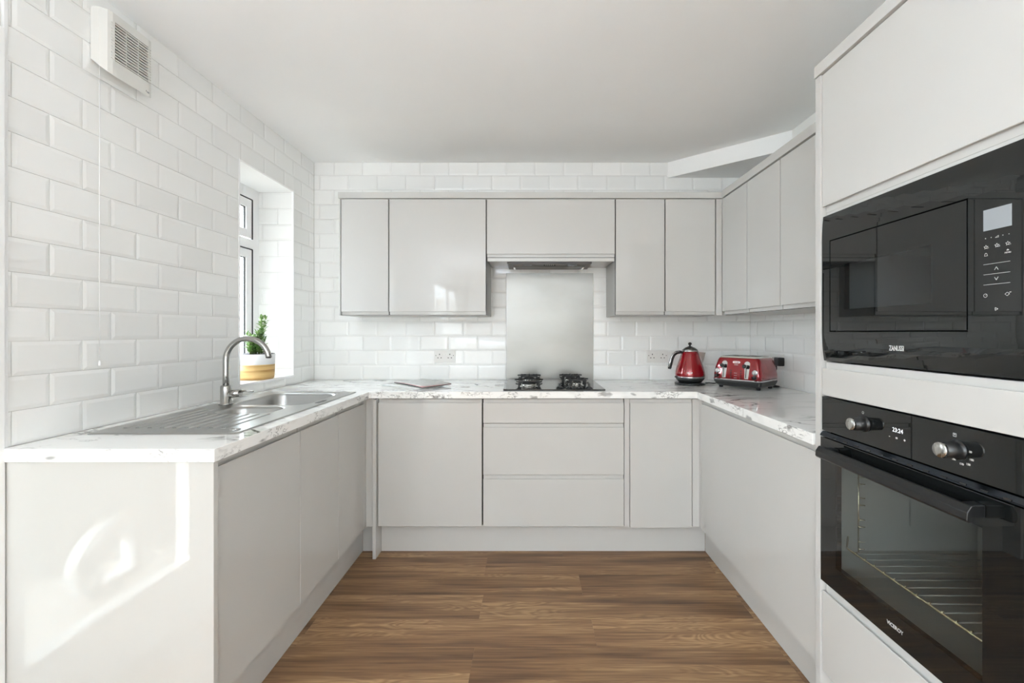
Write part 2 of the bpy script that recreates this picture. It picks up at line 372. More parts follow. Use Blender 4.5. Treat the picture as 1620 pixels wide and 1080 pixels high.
# metro tiles
tmesh = {}
TW, TH, TD, BV = .2013, .1022, .005, .012
def tile_mesh(wd, h, cl, cr, cb, ct):
    k = (round(wd, 3), round(h, 3), cl, cr, cb, ct)
    if k in tmesh: return tmesh[k]
    b = B(); ty = -TD; e0 = -TD+.0022
    lx = 0 if cl else min(BV, wd*.3); rx = wd if cr else wd-min(BV, wd*.3)
    bz = 0 if cb else min(BV, h*.3); tz = h if ct else h-min(BV, h*.3)
    def ring(x0, x1, z0, z1, yf): return [b.verts.new((x, yf(i), z)) for i, (x, z) in enumerate(((x0, z0), (x1, z0), (x1, z1), (x0, z1)))]
    back = ring(0, wd, 0, h, lambda i: 0)
    el = [e0 if not c else ty for c in (cl, cr)]
    def ey(i):
        sx = cl if i in (0, 3) else cr; sz = cb if i in (0, 1) else ct
        return ty if (sx and sz) else e0
    edge = ring(0, wd, 0, h, ey); top = ring(lx, rx, bz, tz, lambda i: ty)
    for a, c in ((back, edge), (edge, top)):
        for i in range(4):
            try: b.faces.new((a[i], a[(i+1) % 4], c[(i+1) % 4], c[i]))
            except ValueError: pass
    b.faces.new(top)
    bmesh.ops.remove_doubles(b, verts=b.verts[:], dist=1e-5)
    bmesh.ops.dissolve_degenerate(b, edges=b.edges[:], dist=1e-5)
    bmesh.ops.recalc_face_normals(b, faces=b.faces[:])
    me = bpy.data.meshes.new('tile'); b.to_mesh(me); b.free(); me.materials.append(M['tile']); tmesh[k] = me; return me
def tile_region(parent, u0, u1, z0, z1, place, rotz, joint, zbase=.9355, holes=(), mirror=False):
    """cover [u0,u1]x[z0,z1] with tiles; joint = u of a vertical joint in even rows"""
    n0 = int(math.floor((z0-zbase)/TH+1e-6)); g = .0014
    r_ = n0
    while zbase + r_*TH < z1-.004:
        za, zb = zbase+r_*TH, zbase+(r_+1)*TH
        off = joint + (TW/2 if r_ % 2 else 0)
        k = math.floor((u0-off)/TW)
        while off + k*TW < u1-.002:
            ua, ub = off+k*TW, off+(k+1)*TW
            rects = [(max(ua, u0), min(ub, u1), max(za, z0), min(zb, z1))]
            for (ha, hb, hz0, hz1) in holes:
                new = []
                for (a, c, d, e) in rects:
                    if c <= ha or a >= hb or e <= hz0 or d >= hz1: new.append((a, c, d, e)); continue
                    if a < ha: new.append((a, ha, d, e))
                    if c > hb: new.append((hb, c, d, e))
                    ia, ic = max(a, ha), min(c, hb)
                    if d < hz0: new.append((ia, ic, d, hz0))
                    if e > hz1: new.append((ia, ic, hz1, e))
                rects = new
            for (a, c, d, e) in rects:
                if c-a < .008 or e-d < .008: continue
                cl, cr, cb, ct = a > ua+1e-4, c < ub-1e-4, d > za+1e-4, e < zb-1e-4
                wd, h = c-a-g, e-d-g
                if mirror: cl, cr = cr, cl
                me = tile_mesh(wd, h, cl, cr, cb, ct)
                o = bpy.data.objects.new('tile', me); C.objects.link(o); o.parent = parent
                uu = (c-g/2) if mirror else (a+g/2)
                o.location = place(uu, d+g/2)
                o.rotation_euler = (R(random.uniform(-.22, .22)), 0, rotz+R(random.uniform(-.16, .16)))
            k += 1
        r_ += 1
# left wall: local x -> +y, front -> +x
tile_region(wall_left, 1.262, YB-.001, .9355, ZC, lambda u, z: (xl1, u, z), R(90), 1.675, holes=[WIN])
# back wall, leaving out what the wall units cover
tile_region(wall_back, XL+.001, XR-.001, .9355, ZC, lambda u, z: (u, YB+TP, z), 0, -.978, holes=[(-1.17, -.30, 1.46, 2.05), (.55, XR, 1.46, 2.05), (-.30, .55, 1.78, 2.05)])
# right wall splash strip
tile_region(wall_right, 1.40, YB-.001, .9355, 1.455, lambda u, z: (XR+TP, u, z), R(-90), 2.653, mirror=True)
# window reveals
tile_region(wall_left, XL-.225, XL-.012, WIN[2], WIN[3], lambda u, z: (u, WIN[1], z), 0, XL-.10)
tile_region(wall_left, XL-.225, XL-.012, WIN[2], WIN[3], lambda u, z: (u, WIN[0], z), R(180), XL-.10, mirror=True)
# corner bead round the reveal
b = B()
for (ya, yb, za, zb) in ((WIN[1]-.008, WIN[1]+.002, WIN[2], WIN[3]), (WIN[0]-.002, WIN[0]+.008, WIN[2], WIN[3])):
    box(b, XL-.012, XL+.002, ya, yb, za, zb, bev=.002)
trim = struct('trim_2', b, M['pvc'])
b = B(); box(b, XL-.225, XL+.006, WIN[0]+.001, WIN[1]-.001, WIN[2]-.012, WIN[2]+.002, bev=.002); struct('trim_3', b, M['pvc'])
b = B(); box(b, XL-.225, XL-.0, WIN[0]+.001, WIN[1]-.001, WIN[3]-.006, WIN[3]+.002); struct('trim_4', b, M['white_paint'])
# white bead that ends the tiling beside the door
b = B(); box(b, XL-.014, XL+.002, 1.250, 1.262, 0, ZC, bev=.002); struct('trim_5', b, M['pvc'])

# kitchen window
def wbox(b, x0, x1, ya, yb, za, zb): box(b, x0, x1, ya, yb, za, zb, bev=.003)
X1 = XL-.222; X0 = X1-.028
win = bpy.data.objects.new('window_1', None); C.objects.link(win); win['kind'] = 'structure'; win.location = (X0, WIN[0], WIN[2]); ORI['window_1'] = Vector(win.location)
b = B(); Y0, Y1, Z0w, Z1w = WIN
wbox(b, X0, X1, Y0, Y0+.065, Z0w, Z1w); wbox(b, X0, X1, Y1-.065, Y1, Z0w, Z1w)
wbox(b, X0, X1, Y0+.06, Y1-.06, Z1w-.075, Z1w); wbox(b, X0, X1, Y0+.06, Y1-.06, Z0w, Z0w+.06); wbox(b, X0, X1, Y0+.06, Y1-.06, 1.785, 1.845)
fr = obj('window_frame', b, M['pvc'], win)
for (za, zb) in ((Z0w+.062, 1.783), (1.847, Z1w-.077)):
    ya, yb = Y0+.068, Y1-.068; t = .055
    b = B(); box(b, X0+.001, X1+.0015, ya-.003, yb+.003, za-.002, zb+.002)
    b2 = B(); s0, s1 = X0+.004, X1-.001
    wbox(b2, s0, s1, ya+.003, ya+t, za+.003, zb-.003); wbox(b2, s0, s1, yb-t, yb-.003, za+.003, zb-.003)
    wbox(b2, s0, s1, ya+t-.003, yb-t+.003, zb-t, zb-.003); wbox(b2, s0, s1, ya+t-.003, yb-t+.003, za+.003, za+t)
    sa = obj('sash', b2, M['pvc'], win); b.free()
    b = B()
    for (p, q, c, d) in ((ya-.003, ya+.003, za, zb), (yb-.003, yb+.003, za, zb), (ya, yb, zb-.003, zb+.003)): box(b, X1-.006, X1+.0015, p-.003, q+.001, c, d)
    for (p, q, c, d) in ((ya+t-.001, ya+t+.005, za+t, zb-t), (yb-t-.005, yb-t+.001, za+t, zb-t), (ya+t, yb-t, zb-t-.005, zb-t)): box(b, s0+.0075, s0+.0145, p, q, c, d)
    obj('gasket', b, M['rubber'], sa)
    b = B(); box(b, s0+.008, s0+.012, ya+t, yb-t, za+t, zb-t); obj('pane', b, M['glass'], sa)

# glazed back door (with cat flap) in the left wall: mirrored in the gloss end panel
door = bpy.data.objects.new('door_1', None); C.objects.link(door); door['kind'] = 'structure'; door.location = (XL, DR[0], 0); ORI['door_1'] = Vector(door.location)
b = B(); a0, a1, c0, c1 = DR; xf0, xf1 = XL-.12, XL+.012
wbox(b, xf0, xf1, a1-.03, a1+.012, 0, c1); wbox(b, xf0, xf1, a0-.03, a0+.03, 0, c1); wbox(b, xf0, xf1, a0+.03, a1-.03, c1-.03, c1+.03)
obj('door_frame', b, M['pvc'], door)
bx('threshold', door, M['pvc'], XL-.14, XL-.002, a0+.03, a1-.03, 0.001, .03)
b = B(); lx0, lx1 = XL-.085, XL-.030; l0, l1 = a0+.034, a1-.034; g0, g1, gz0, gz1 = .54, 1.185, .245, 1.97
wbox(b, lx0, lx1, l0, g0, .034, c1-.035); wbox(b, lx0, lx1, g1, l1, .034, c1-.035); wbox(b, lx0, lx1, g0-.003, g1+.003, .034, gz0); wbox(b, lx0, lx1, g0-.003, g1+.003, gz1, c1-.035)
leaf = obj('door_leaf', b, M['pvc'], door)
b = B(); xg = lx1+.001
for (p, q, c, d) in ((g0-.016, g0, gz0-.016, gz1+.016), (g1, g1+.016, gz0-.016, gz1+.016), (g0, g1, gz0-.016, gz0), (g0, g1, gz1, gz1+.016)): box(b, lx1-.004, lx1+.010, p, q, c, d, bev=.003)
obj('glazing_bead', b, M['pvc'], leaf)
# pane is built round the cat flap opening
cy, cz, cr_ = .900, .437, .125
b = B(); n = 40
ring = [b.verts.new((XL-.058, cy+cr_*.93*math.cos(2*PI*k/n), cz+cr_*.93*math.sin(2*PI*k/n))) for k in range(n)]
outer = [b.verts.new((XL-.058, y, z)) for (y, z) in ((g0, gz0), (g1, gz0), (g1, gz1), (g0, gz1))]
es = [b.edges.new((ring[k], ring[(k+1) % n])) for k in range(n)] + [b.edges.new((outer[k], outer[(k+1) % 4])) for k in range(4)]
bmesh.ops.triangle_fill(b, use_beauty=True, edges=es)
obj('pane', b, M['door_glass'], leaf)
flap = bpy.data.objects.new('cat_flap', None)
b = B()
def ringpiece(b, r0, r1, x0, x1, n=48):
    V = [[b.verts.new((x, cy+r*math.cos(2*PI*k/n), cz+r*math.sin(2*PI*k/n))) for k in range(n)] for (r, x) in ((r0, x0), (r1, x0), (r1, x1), (r0, x1))]
    for i in range(4):
        A, Bq = V[i], V[(i+1) % 4]
        for k in range(n): f = b.faces.new((A[k], A[(k+1) % n], Bq[(k+1) % n], Bq[k])); f.smooth = False
ringpiece(b, cr_*.86, cr_*1.05, XL-.064, XL-.018)
cf = obj('cat_flap', b, M['pvc'], door)
b = B()
def rr(y0, y1, z0, z1, r, n=6):
    P = []
    for (cy_, cz_, a) in ((y1-r, z1-r, 0), (y0+r, z1-r, 90), (y0+r, z0+r, 180), (y1-r, z0+r, 270)):
        for k in range(n+1): t = R(a+90*k/n); P.append((cy_+r*math.cos(t), cz_+r*math.sin(t)))
    return P
def loft(b, loops):
    V = [[b.verts.new(p) for p in L_] for L_ in loops]
    n = len(V[0])
    for A, Q in zip(V, V[1:]):
        for k in range(n): b.faces.new((A[k], A[(k+1) % n], Q[(k+1) % n], Q[k]))
    return V
oy = rr(cy-.10, cy+.10, cz-.10, cz+.10, .025); iy = rr(cy-.062, cy+.062, cz-.062, cz+.062, .008)
loft(b, [[(XL-.064, y, z) for y, z in oy], [(XL+.0, y, z) for y, z in oy], [(XL+.004, y*.98+cy*.02, z*.98+cz*.02) for y, z in oy], [(XL+.004, y, z) for y, z in iy], [(XL-.05, y, z) for y, z in iy], [(XL-.064, y, z) for y, z in oy]])
obj('flap_tunnel', b, M['pvc'], cf)
b = B(); prism(b, [(y, z) for y, z in iy], XL-.052, XL-.048, lambda a, p, q: (a, p, q)); obj('flap', b, M['glass'], cf)
bx('door_handle', leaf, M['chrome'], lx1, lx1+.012, l0+.02, l0+.05, .95, 1.17, bev=.004)

# outdoors beyond the door: paving, garden wall
b = B(); box(b, -9, XL-GW-.01, -14, 8, -.30, -.125); box(b, XL-GW-.01, 6, -12, YR-.12, -.30, -.125); gr = struct('ground', b, M['sand'])
pv = B(); wv_, hv_ = .20, .10
y = -2.2; row = 0
while y < 2.2:
    x = -4.6 + (wv_/2 if row % 2 else 0)
    while x < XL-GW-.22:
        box(pv, x+.003, x+wv_-.003, y+.003, y+hv_-.003, -.125, -.085+random.uniform(-.002, .002)); x += wv_
    y += hv_; row += 1
bmesh.ops.rotate(pv, verts=pv.verts[:], cent=(XL-GW, 0, 0), matrix=Matrix.Rotation(0, 3, 'Z'))
pv_o = obj('paving_block', pv, M['paving'], gr); pv_o['kind'] = 'stuff'
M['fence2'] = mat('pale_render', srgb(222, 220, 214), .9)
rf = thing('added_garden_fence', 'added pale rendered wall behind the photographer, an unseen backdrop for reflections', 'wall', (0, -9, -.125))  # added unseen wall, a backdrop dimmer than open sky for reflections
for k in range(10):
    bx('board', rf, M['fence2'], -8, 5, -9.06, -9, -.124+k*.25, .120+k*.25)
gw = thing('garden_wall', 'rendered garden wall outside the glazed door, raised to screen sky, seen only as a reflection', 'wall', (-3.0, .55, -.125))
dv = Vector((.45, -.52, 0)).normalized(); nv = Vector((dv.y, -dv.x, 0))
st = Vector((-2.71, .21, 0)) - dv*1.6
for k in range(38):  # wall raised and darkened to keep sky light off the end panel
    b = B(); z0 = -.124+k*.115
    P = [st+dv*-.1, st+dv*2.78, st+dv*2.78+nv*.10, st+dv*-.1+nv*.10]
    prism(b, [(p.x, p.y) for p in P], z0, z0+.109, lambda a, p, q: (p, q, a), bev=.004)
    obj('board', b, M['fence'], gw)

# ------------------------------------------------------------------ cabinet fronts
def fmap(facing, plane):
    if facing == 'S': return lambda u, n, z: (u, plane-n, z)
    if facing == 'E': return lambda u, n, z: (plane+n, u, z)
    return lambda u, n, z: (plane-n, u, z)
GH = .020
def front(name, parent, facing, plane, u0, u1, z0, z1, grip='top', th=.020, gap=.0021, m='gloss', label=None):
    """slab front whose outer face lies on plane; grip: a recessed J pull along one edge"""
    f = fmap(facing, plane); b = B(); u0 += gap; u1 -= gap; z0 += gap; z1 -= gap; d = .013
    if grip == 'top': P = [(-th, z0), (0, z0), (0, z1-GH), (-.003, z1-GH+.001), (-d, z1-GH-.006), (-d, z1), (-th, z1)]
    elif grip == 'bottom': P = [(-th, z1), (0, z1), (0, z0+GH), (-.003, z0+GH-.001), (-d, z0+GH+.006), (-d, z0), (-th, z0)]
    else: P = [(-th, z0), (0, z0), (0, z1), (-th, z1)]
    prism(b, P, u0, u1, lambda a, p, q: f(a, p, q), bev=.0009)
    return obj(name, b, M[m], parent, label=label)
def fbox(name, parent, facing, plane, u0, u1, n0, n1, z0, z1, m, bev=0, label=None):
    f = fmap(facing, plane); b = B()
    A, Q = f(u0, n0, z0), f(u1, n1, z1)
    box(b, *(sorted((A[0], Q[0]))+sorted((A[1], Q[1]))+sorted((A[2], Q[2]))), bev=bev)
    return obj(name, b, M[m], parent, label=label)
def unit(label, facing, plane, u0, u1, z0, z1, depth, name='base_cabinet', cat='cabinet', group=None):
    f = fmap(facing, plane); mid = f((u0+u1)/2, -depth/2, z0)
    t = thing(name, label, cat, mid, group=group)
    b = B()
    def part(a0, a1, n0, n1, c0, c1):
        A, Q = f(a0, n0, c0), f(a1, n1, c1)
        box(b, *(sorted((A[0], Q[0]))+sorted((A[1], Q[1]))+sorted((A[2], Q[2]))))
    a0, a1 = u0+.0005, u1-.0005
    if name == 'base_cabinet' and facing == 'E':      # sink units are open at the top
        part(a0, a0+.018, -.0225, -depth, z0, z1); part(a1-.018, a1, -.0225, -depth, z0, z1); part(a0+.018, a1-.018, -.0225, -depth, z0, z0+.018); part(a0+.018, a1-.018, -.0225, -.03, z0+.018, z1)
    else: part(a0, a1, -.0225, -depth, z0, z1)
    obj('carcass', b, M['carcass'], t)
    fbox('gap_shade', t, facing, plane, u0+.001, u1-.001, -.0205, -.0223, z0+.002, z1+(.0025 if z1 > 2 else -.002), 'gap')  # near-black sheet behind the front, paints the shade in the door gaps
    return t
ZB, ZT = .170, .892          # base fronts
WZ0, WZ1 = .8975, .9355      # worktop
XLd, XRd, YD = -.930, .950, 2.457
# left run
t = unit('wide grey gloss base cabinet door under the draining board, next to the peninsula end panel', 'E', XLd, 1.270, 1.754, ZB, ZT, .56); front('door', t, 'E', XLd, 1.276, 1.754, ZB, ZT)
t = unit('grey gloss base cabinet under the half bowl, middle of the three under the sink', 'E', XLd, 1.754, 2.102, ZB, ZT, .56); front('door', t, 'E', XLd, 1.754, 2.102, ZB, ZT)
t = unit('narrow grey gloss base cabinet under the main bowl, beside the left inner corner', 'E', XLd, 2.102, 2.424, ZB, ZT, .56); front('door', t, 'E', XLd, 2.102, 2.424, ZB, ZT)
# end panel of the peninsula
t = bx('end_panel', None, M['gloss_panel'], XL+.002, -.912, 1.250, 1.268, .0005, WZ0-.0005, bev=.001)
tag(t, 'large white gloss end panel of the sink run, mirroring a door with a cat flap', 'panel')
# corner posts (L shaped)
b = B(); prism(b, [(XLd-.018, 2.425), (XLd, 2.425), (XLd, YD), (-.8875, YD), (-.8875, YD+.018), (XLd-.018, YD+.018)], ZB, ZT, lambda a, p, q: (p, q, a), bev=.001)
tag(obj('corner_post', b, M['gloss']), 'grey gloss L-shaped corner post between sink run and dishwasher panel', 'filler')
b = B(); prism(b, [(XRd+.018, 2.425), (XRd, 2.425), (XRd, YD), (.913, YD), (.913, YD+.018), (XRd+.018, YD+.018)], ZB, ZT, lambda a, p, q: (p, q, a), bev=.001)
tag(obj('corner_post', b, M['gloss']), 'grey gloss corner post in the right inner corner below the kettle', 'filler')
# back run
b = B(); box(b, -.8855, -.8675, YD-.027, YD+.5, .0005, ZT, bev=.0008)
tag(obj('end_panel', b, M['gloss']), 'thin grey panel reaching the floor left of the dishwasher door', 'panel')
t = unit('dishwasher-width grey gloss door unit left of the drawers, reflecting a sun streak', 'S', YD, -.866, -.276, ZB, ZT, .56, name='built_in_dishwasher', cat='dishwasher'); front('door', t, 'S', YD, -.866, -.276, ZB+.0, ZT)
t = unit('wide grey gloss three-drawer base unit under the hob', 'S', YD, -.276, .527, ZB, ZT, .56, name='drawer_unit', cat='drawers')
for (a, c) in ((.7535, ZT), (.4615, .7535), (ZB, .4615)): front('drawer', t, 'S', YD, -.272, .527, a, c)
tag(fbox('filler_strip', None, 'S', YD, .529, .557, -.024, -.006, ZB, ZT, 'gloss'), 'narrow recessed grey filler strip right of the drawer unit', 'filler')
t = unit('single grey gloss base cabinet right of the drawers below the right socket', 'S', YD, .558, .912, ZB-.008, ZT, .56); front('door', t, 'S', YD, .558, .9115, ZB-.008, ZT)
# right run
t = unit('wide grey gloss base cabinet on the right run between corner post and oven housing', 'W', XRd, 1.434, 2.424, ZB, ZT, .56); front('door', t, 'W', XRd, 1.438, 2.424, ZB, ZT)
# plinths
tag(bx('plinth', None, M['gloss'], -.993, -.975, 1.270, 2.5195, .001, ZB-.002), 'grey plinth along the floor under the sink run', 'plinth')
t = bx('plinth', None, M['gloss'], -.8665, 1.0085, 2.521, 2.537, .001, ZB-.010); tag(t, 'grey plinth along the floor under the dishwasher, drawers and back cabinet', 'plinth')
tag(bx('plinth', None, M['gloss'], 1.010, 1.028, 1.434, 2.5195, .001, ZB-.002), 'grey plinth along the floor under the right run', 'plinth')
tag(bx('plinth', None, M['gloss'], -.974, -.887, 2.521, 2.537, .001, ZB-.002), 'short grey plinth piece in the left inner corner beside the panel', 'plinth')

# worktop: one continuous U
YE = YD-.020; XLe, XRe = -.905, .930
b = B()
xs = [XL+.001, -1.425, -1.010, XLe, XRe, XR-.001]; ys = [1.243, 1.436, 1.745, 2.372, YE, YB-.001]
def inc(i, j):
    if i == 1 and j == 2: return False             # sink cut-out
    if j == 4: return True
    if i <= 2: return True
    if i == 4: return j >= 1
    return False
cells(b, xs, ys, inc, WZ0, WZ1, 1)
wt = obj('worktop', b, [M['marble'], M['marble_edge']]); tag(wt, 'U-shaped white marble-effect laminate worktop with grey veins', 'worktop')
bv = wt.modifiers.new('bevel', 'BEVEL'); bv.width = .0015; bv.segments = 2; bv.limit_method = 'ANGLE'
bx('edging_joint', wt, M['carcass'], XRe-.0006, XRe+.0, 1.905, 1.9075, WZ0+.001, WZ1-.002)

# ------------------------------------------------------------------ wall units
YW = 2.709; XW = 1.190; UZ0, UZ1 = 1.374, 2.099
HZ0 = 1.733
def wall_unit(label, facing, plane, u0, u1, z0, depth, ret=None):
    t = unit(label, facing, plane, u0, u1, z0, UZ1, depth, name='wall_cabinet')
    front('door', t, facing, plane, u0, u1, z0, UZ1, grip='bottom', gap=.0034); return t
DW = YB-YW-.001
t = wall_unit('narrow grey gloss wall cabinet at the far left end, with a bright window reflection', 'S', YW, -1.186, -.886, UZ0, DW)
fbox('side_panel', t, 'S', YW, -1.196, -1.1875, .0, -DW, UZ0, UZ1, 'gloss', bev=.001)
t = wall_unit('wide grey gloss wall cabinet left of the extractor housing', 'S', YW, -.886, -.278, UZ0, DW)
t = wall_unit('short wide grey gloss cabinet above the extractor hood', 'S', YW, -.278, .526, HZ0, DW)
fbox('pelmet', t, 'S', YW, -.272, .520, -.008, -.024, HZ0-.022, HZ0, 'gloss', bev=.001)
hb = fbox('underside', t, 'S', YW, -.272, .520, -.026, -DW+.012, HZ0-.016, HZ0-.001, 'gloss')
for (u, lab) in ((-.278, 'left'), (.508, 'right')):
    pass
t = wall_unit('narrow grey gloss wall cabinet immediately right of the extractor hood', 'S', YW, .526, .835, UZ0, DW)
t = wall_unit('grey gloss wall cabinet next to the right-hand corner of the back wall', 'S', YW, .835, 1.150, UZ0, DW)
b = B(); prism(b, [(1.154, YW), (XW, YW), (XW, YW-.0), (XW, YW+.018), (1.154, YW+.018)][:2]+[(XW, YW+.018), (1.154, YW+.018)], UZ0, UZ1, lambda a, p, q: (p, q, a), bev=.001)
tag(obj('corner_post', b, M['gloss']), 'narrow grey corner post where the two wall-cabinet runs meet', 'filler')
DX = XR-XW-.001
wall_unit('narrow grey gloss wall cabinet on the right wall, in the far corner', 'W', XW, 2.397, YW-.001, UZ0, DX)
wall_unit('grey gloss wall cabinet on the right wall, middle of three', 'W', XW, 2.078, 2.396, UZ0, DX)
wall_unit('grey gloss wall cabinet on the right wall, against the tall oven housing', 'W', XW, 1.432, 2.077, UZ0, DX)
# cornice
b = B()
box(b, -1.200, XW+.001, YW-.006, YW+.015, UZ1+.003, 2.139, bev=.001)
tag(obj('cornice', b, M['gloss']), 'flat grey cornice strip along the top of the back wall cabinets', 'trim')
b = B(); box(b, XW-.006, XW+.015, 1.432, YW-.007, UZ1+.003, 2.145, bev=.001)
tag(obj('cornice', b, M['gloss']), 'flat grey cornice strip along the top of the right wall cabinets', 'trim')

# extractor hood insert
t = thing('extractor_hood', 'dark grey canopy extractor under the cabinet above the hob', 'extractor hood', (.117, 2.85, HZ0-.05))
zt = HZ0-.017
b = B(); box(b, -.150, .385, YW+.040, 2.985, zt-.016, zt, bev=.002); obj('body', b, M['hood_steel'], t)
b = B(); box(b, -.118, .352, 2.83, 2.970, zt-.020, zt-.0165, bev=.001); obj('filter', b, M['hood_steel'], t)
for x in (-.02, .265):
    b = B(); lathe(b, [(.0001, 0), (.030, 0), (.030, .004), (.0001, .004)], (x, 2.79, zt-.021), 24); obj('lamp', b, M['display'], t)
for k in range(5): bx('button', t, M['print'], .092+k*.012, .098+k*.012, 2.777, 2.783, zt-.020, zt-.0165)
bx('vent', t, M['shadow_gap'], .082, .158, 2.787, 2.82, zt-.0175, zt-.0162)
for x in (-.108, .342): bx('filter_clip', t, M['chrome'], x-.006, x+.006, 2.845, 2.95, zt-.026, zt-.0205, bev=.001)

# splashback
b = B(); box(b, -.1726, .4360, YB-.004, YB-.0005, WZ1+.001, 1.681, bev=.0008)
tag(obj('splashback', b, M['splash']), 'brushed stainless steel splashback on the tiles behind the hob', 'splashback')

# ------------------------------------------------------------------ text helper
def text_mesh(name, s, size, m, parent, loc, basis, sx=1, bold=.0, align='CENTER', ext=.0002):
    cu = bpy.data.curves.new('t', 'FONT'); cu.body = s; cu.size = size; cu.align_x = align; cu.align_y = 'CENTER'; cu.offset = bold; cu.extrude = ext
    cu.resolution_u = 3
    to = bpy.data.objects.new('t', cu); C.objects.link(to); bpy.context.view_layer.update()
    me = bpy.data.meshes.new_from_object(to.evaluated_get(bpy.context.evaluated_depsgraph_get())); bpy.data.objects.remove(to); bpy.data.curves.remove(cu)
    ux, uy = Vector(basis[0]), Vector(basis[1]); uz = ux.cross(uy)
    o0 = ORI.get(parent.name, Vector()) if parent is not None else Vector()
    for v in me.vertices:
        c = v.co.copy(); v.co = Vector(loc) - o0 + ux*c.x*sx + uy*c.y + uz*c.z
    me.materials.clear(); me.materials.append(m)
    o = bpy.data.objects.new(name, me); C.objects.link(o); o.parent = parent; ORI[o.name] = o0
    return o
WB = ((0, -1, 0), (0, 0, 1))       # text on a face looking towards -x

# ------------------------------------------------------------------ tall housing on the right
XT = .938; TF, TN = 1.404, .800
t = thing('tall_housing', 'tall light grey gloss cabinet housing microwave and oven on the right', 'cabinet', (1.24, 1.1, 0))
bx('side_panel', t, M['gloss'], .934, XR-.001, TF+.0, TF+.024, .001, 2.098, bev=.001)
b = B(); x0 = XT+.024
for (a, c) in ((.165, .440), (1.070, 1.170), (1.648, 2.098)): box(b, x0, XR-.001, TN, TF-.001, a, c)
box(b, 1.516, XR-.001, TN, TF-.001, .44, 1.648); box(b, x0, 1.516, TN, TN+.018, .44, 1.648)
obj('carcass', b, M['carcass'], t)
front('door', t, 'W', XT, TN, TF-.001, 1.650, 2.098, grip='bottom')
front('drawer', t, 'W', XT, TN, TF-.001, .180, .462, grip='top')
front('filler_panel', t, 'W', XT, TN, TF-.001, 1.066, 1.176, grip='top')
fbox('back_rail', t, 'W', XT, TN, TF-.006, -.014, -.022, 1.635, 1.652, 'gloss')
fbox('back_rail', t, 'W', XT, TN, TF-.006, -.014, -.022, .455, .480, 'gloss')
bx('plinth', t, M['gloss'], 1.010, 1.028, TN, TF-.001, .001, .165)
tc_ = bx('cornice', t, M['gloss'], XT-.008, XT+.012, TN, TF+.026, 2.1005, 2.138, bev=.001)
# next tall unit, mostly outside the frame, keeps the run continuous
t = thing('tall_housing', 'tall light grey gloss cabinet at the right picture edge beyond the oven', 'cabinet', (1.24, .5, 0))
bx('carcass', t, M['carcass'], XT+.024, XR-.001, .2, TN-.001, .165, 2.098)
front('door', t, 'W', XT, .2, TN-.002, .180, 2.098, grip='none')

# ---- microwave
t = thing('microwave', 'black built-in glass-fronted microwave above the oven', 'microwave', (1.1, 1.1, 1.179))
m0, m1 = 1.179, 1.640; Ya, Yb = TN+.004, TF-.002
dA, dB, dz0, dz1 = .937, 1.363, 1.274, 1.554; Gp = .0035
# fascia ring round the door, softly curved back at top and bottom edges
def curve_face(za, zb, zflat, depth, n=8):
    P = []
    for i in range(n+1):
        z = za+(zb-za)*i/n; s = abs(z-zflat)/abs(za-zb) if True else 0
        P.append((z, depth*s*s))
    return P
def fascia(b, ya, yb, za, zb, zflat, depth, bend=True):
    P = curve_face(za, zb, zflat, depth if bend else 0)
    poly = [(-d, z) for z, d in P] + [(-.018, P[-1][0]), (-.018, P[0][0])]
    prism(b, poly, ya, yb, lambda a, p, q: (XT-p, a, q))
b = B(); fascia(b, Ya, Yb, m0, dz0-Gp, dz0-Gp, .0065)
for f in b.faces: f.smooth = False
obj('lower_fascia', b, M['black_glass'], t)
b = B(); fascia(b, Ya, Yb, dz1+Gp, m1, dz1+Gp, .004); obj('upper_fascia', b, M['black_glass'], t)
b = B(); prism(b, [(0, dz0-Gp), (0, dz1+Gp), (-.018, dz1+Gp), (-.018, dz0-Gp)], dB+Gp, Yb, lambda a, p, q: (XT-p, a, q)); obj('side_fascia', b, M['black_glass'], t)
b = B(); prism(b, [(0, dz0-Gp), (0, dz1+Gp), (-.018, dz1+Gp), (-.018, dz0-Gp)], Ya, dA-Gp, lambda a, p, q: (XT-p, a, q)); cp = obj('control_panel', b, M['black_glass'], t)
# door with window
wA, wB_, wz0, wz1 = 1.020, 1.303, 1.338, 1.474
b = B(); xd0, xd1 = XT+.0005, XT+.016
for (p, q, c, d) in ((dA, wA, dz0, dz1), (wB_, dB, dz0, dz1), (wA, wB_, dz0, wz0), (wA, wB_, wz1, dz1)): box(b, xd0, xd1, p, q, c, d)
bmesh.ops.remove_doubles(b, verts=b.verts[:], dist=1e-5)
md = obj('door', b, M['black_glass'], t)
bx('door_window', md, M['micro_glass'], xd0, xd0+.004, wA, wB_, wz0, wz1)
b = B(); box(b, xd1+.012, xd1+.36, wA-.03, wB_+.03, wz0-.03, wz1+.03)
for f in [f for f in b.faces if f.calc_center_median().x < xd1+.013]: b.faces.remove(f)
obj('cavity', b, M['cavity'], t, recalc=False)
for (a, c, d, e) in ((dA-Gp+.0002, dA-.0003, dz0-Gp, dz1+Gp), (dB+.0003, dB+Gp-.0002, dz0-Gp, dz1+Gp), (dA, dB, dz1+.0003, dz1+Gp-.0002), (dA, dB, dz0-Gp+.0002, dz0-.0003)): bx('gasket', t, M['gap'], XT+.004, XT+.0175, a, c, d, e)
xe = XT-.0006
bx('display', cp, M['display'], XT-.0008, XT+.001, .848, .901, 1.478, 1.521)
def prt(parent, y0, y1, z0, z1, name='print', m='print'): return bx(name, parent, M[m], xe, XT+.0005, y0, y1, z0, z1)
for z in (1.409, 1.388, 1.367): prt(cp, .851, .901, z-.0003, z+.0003, 'icon')
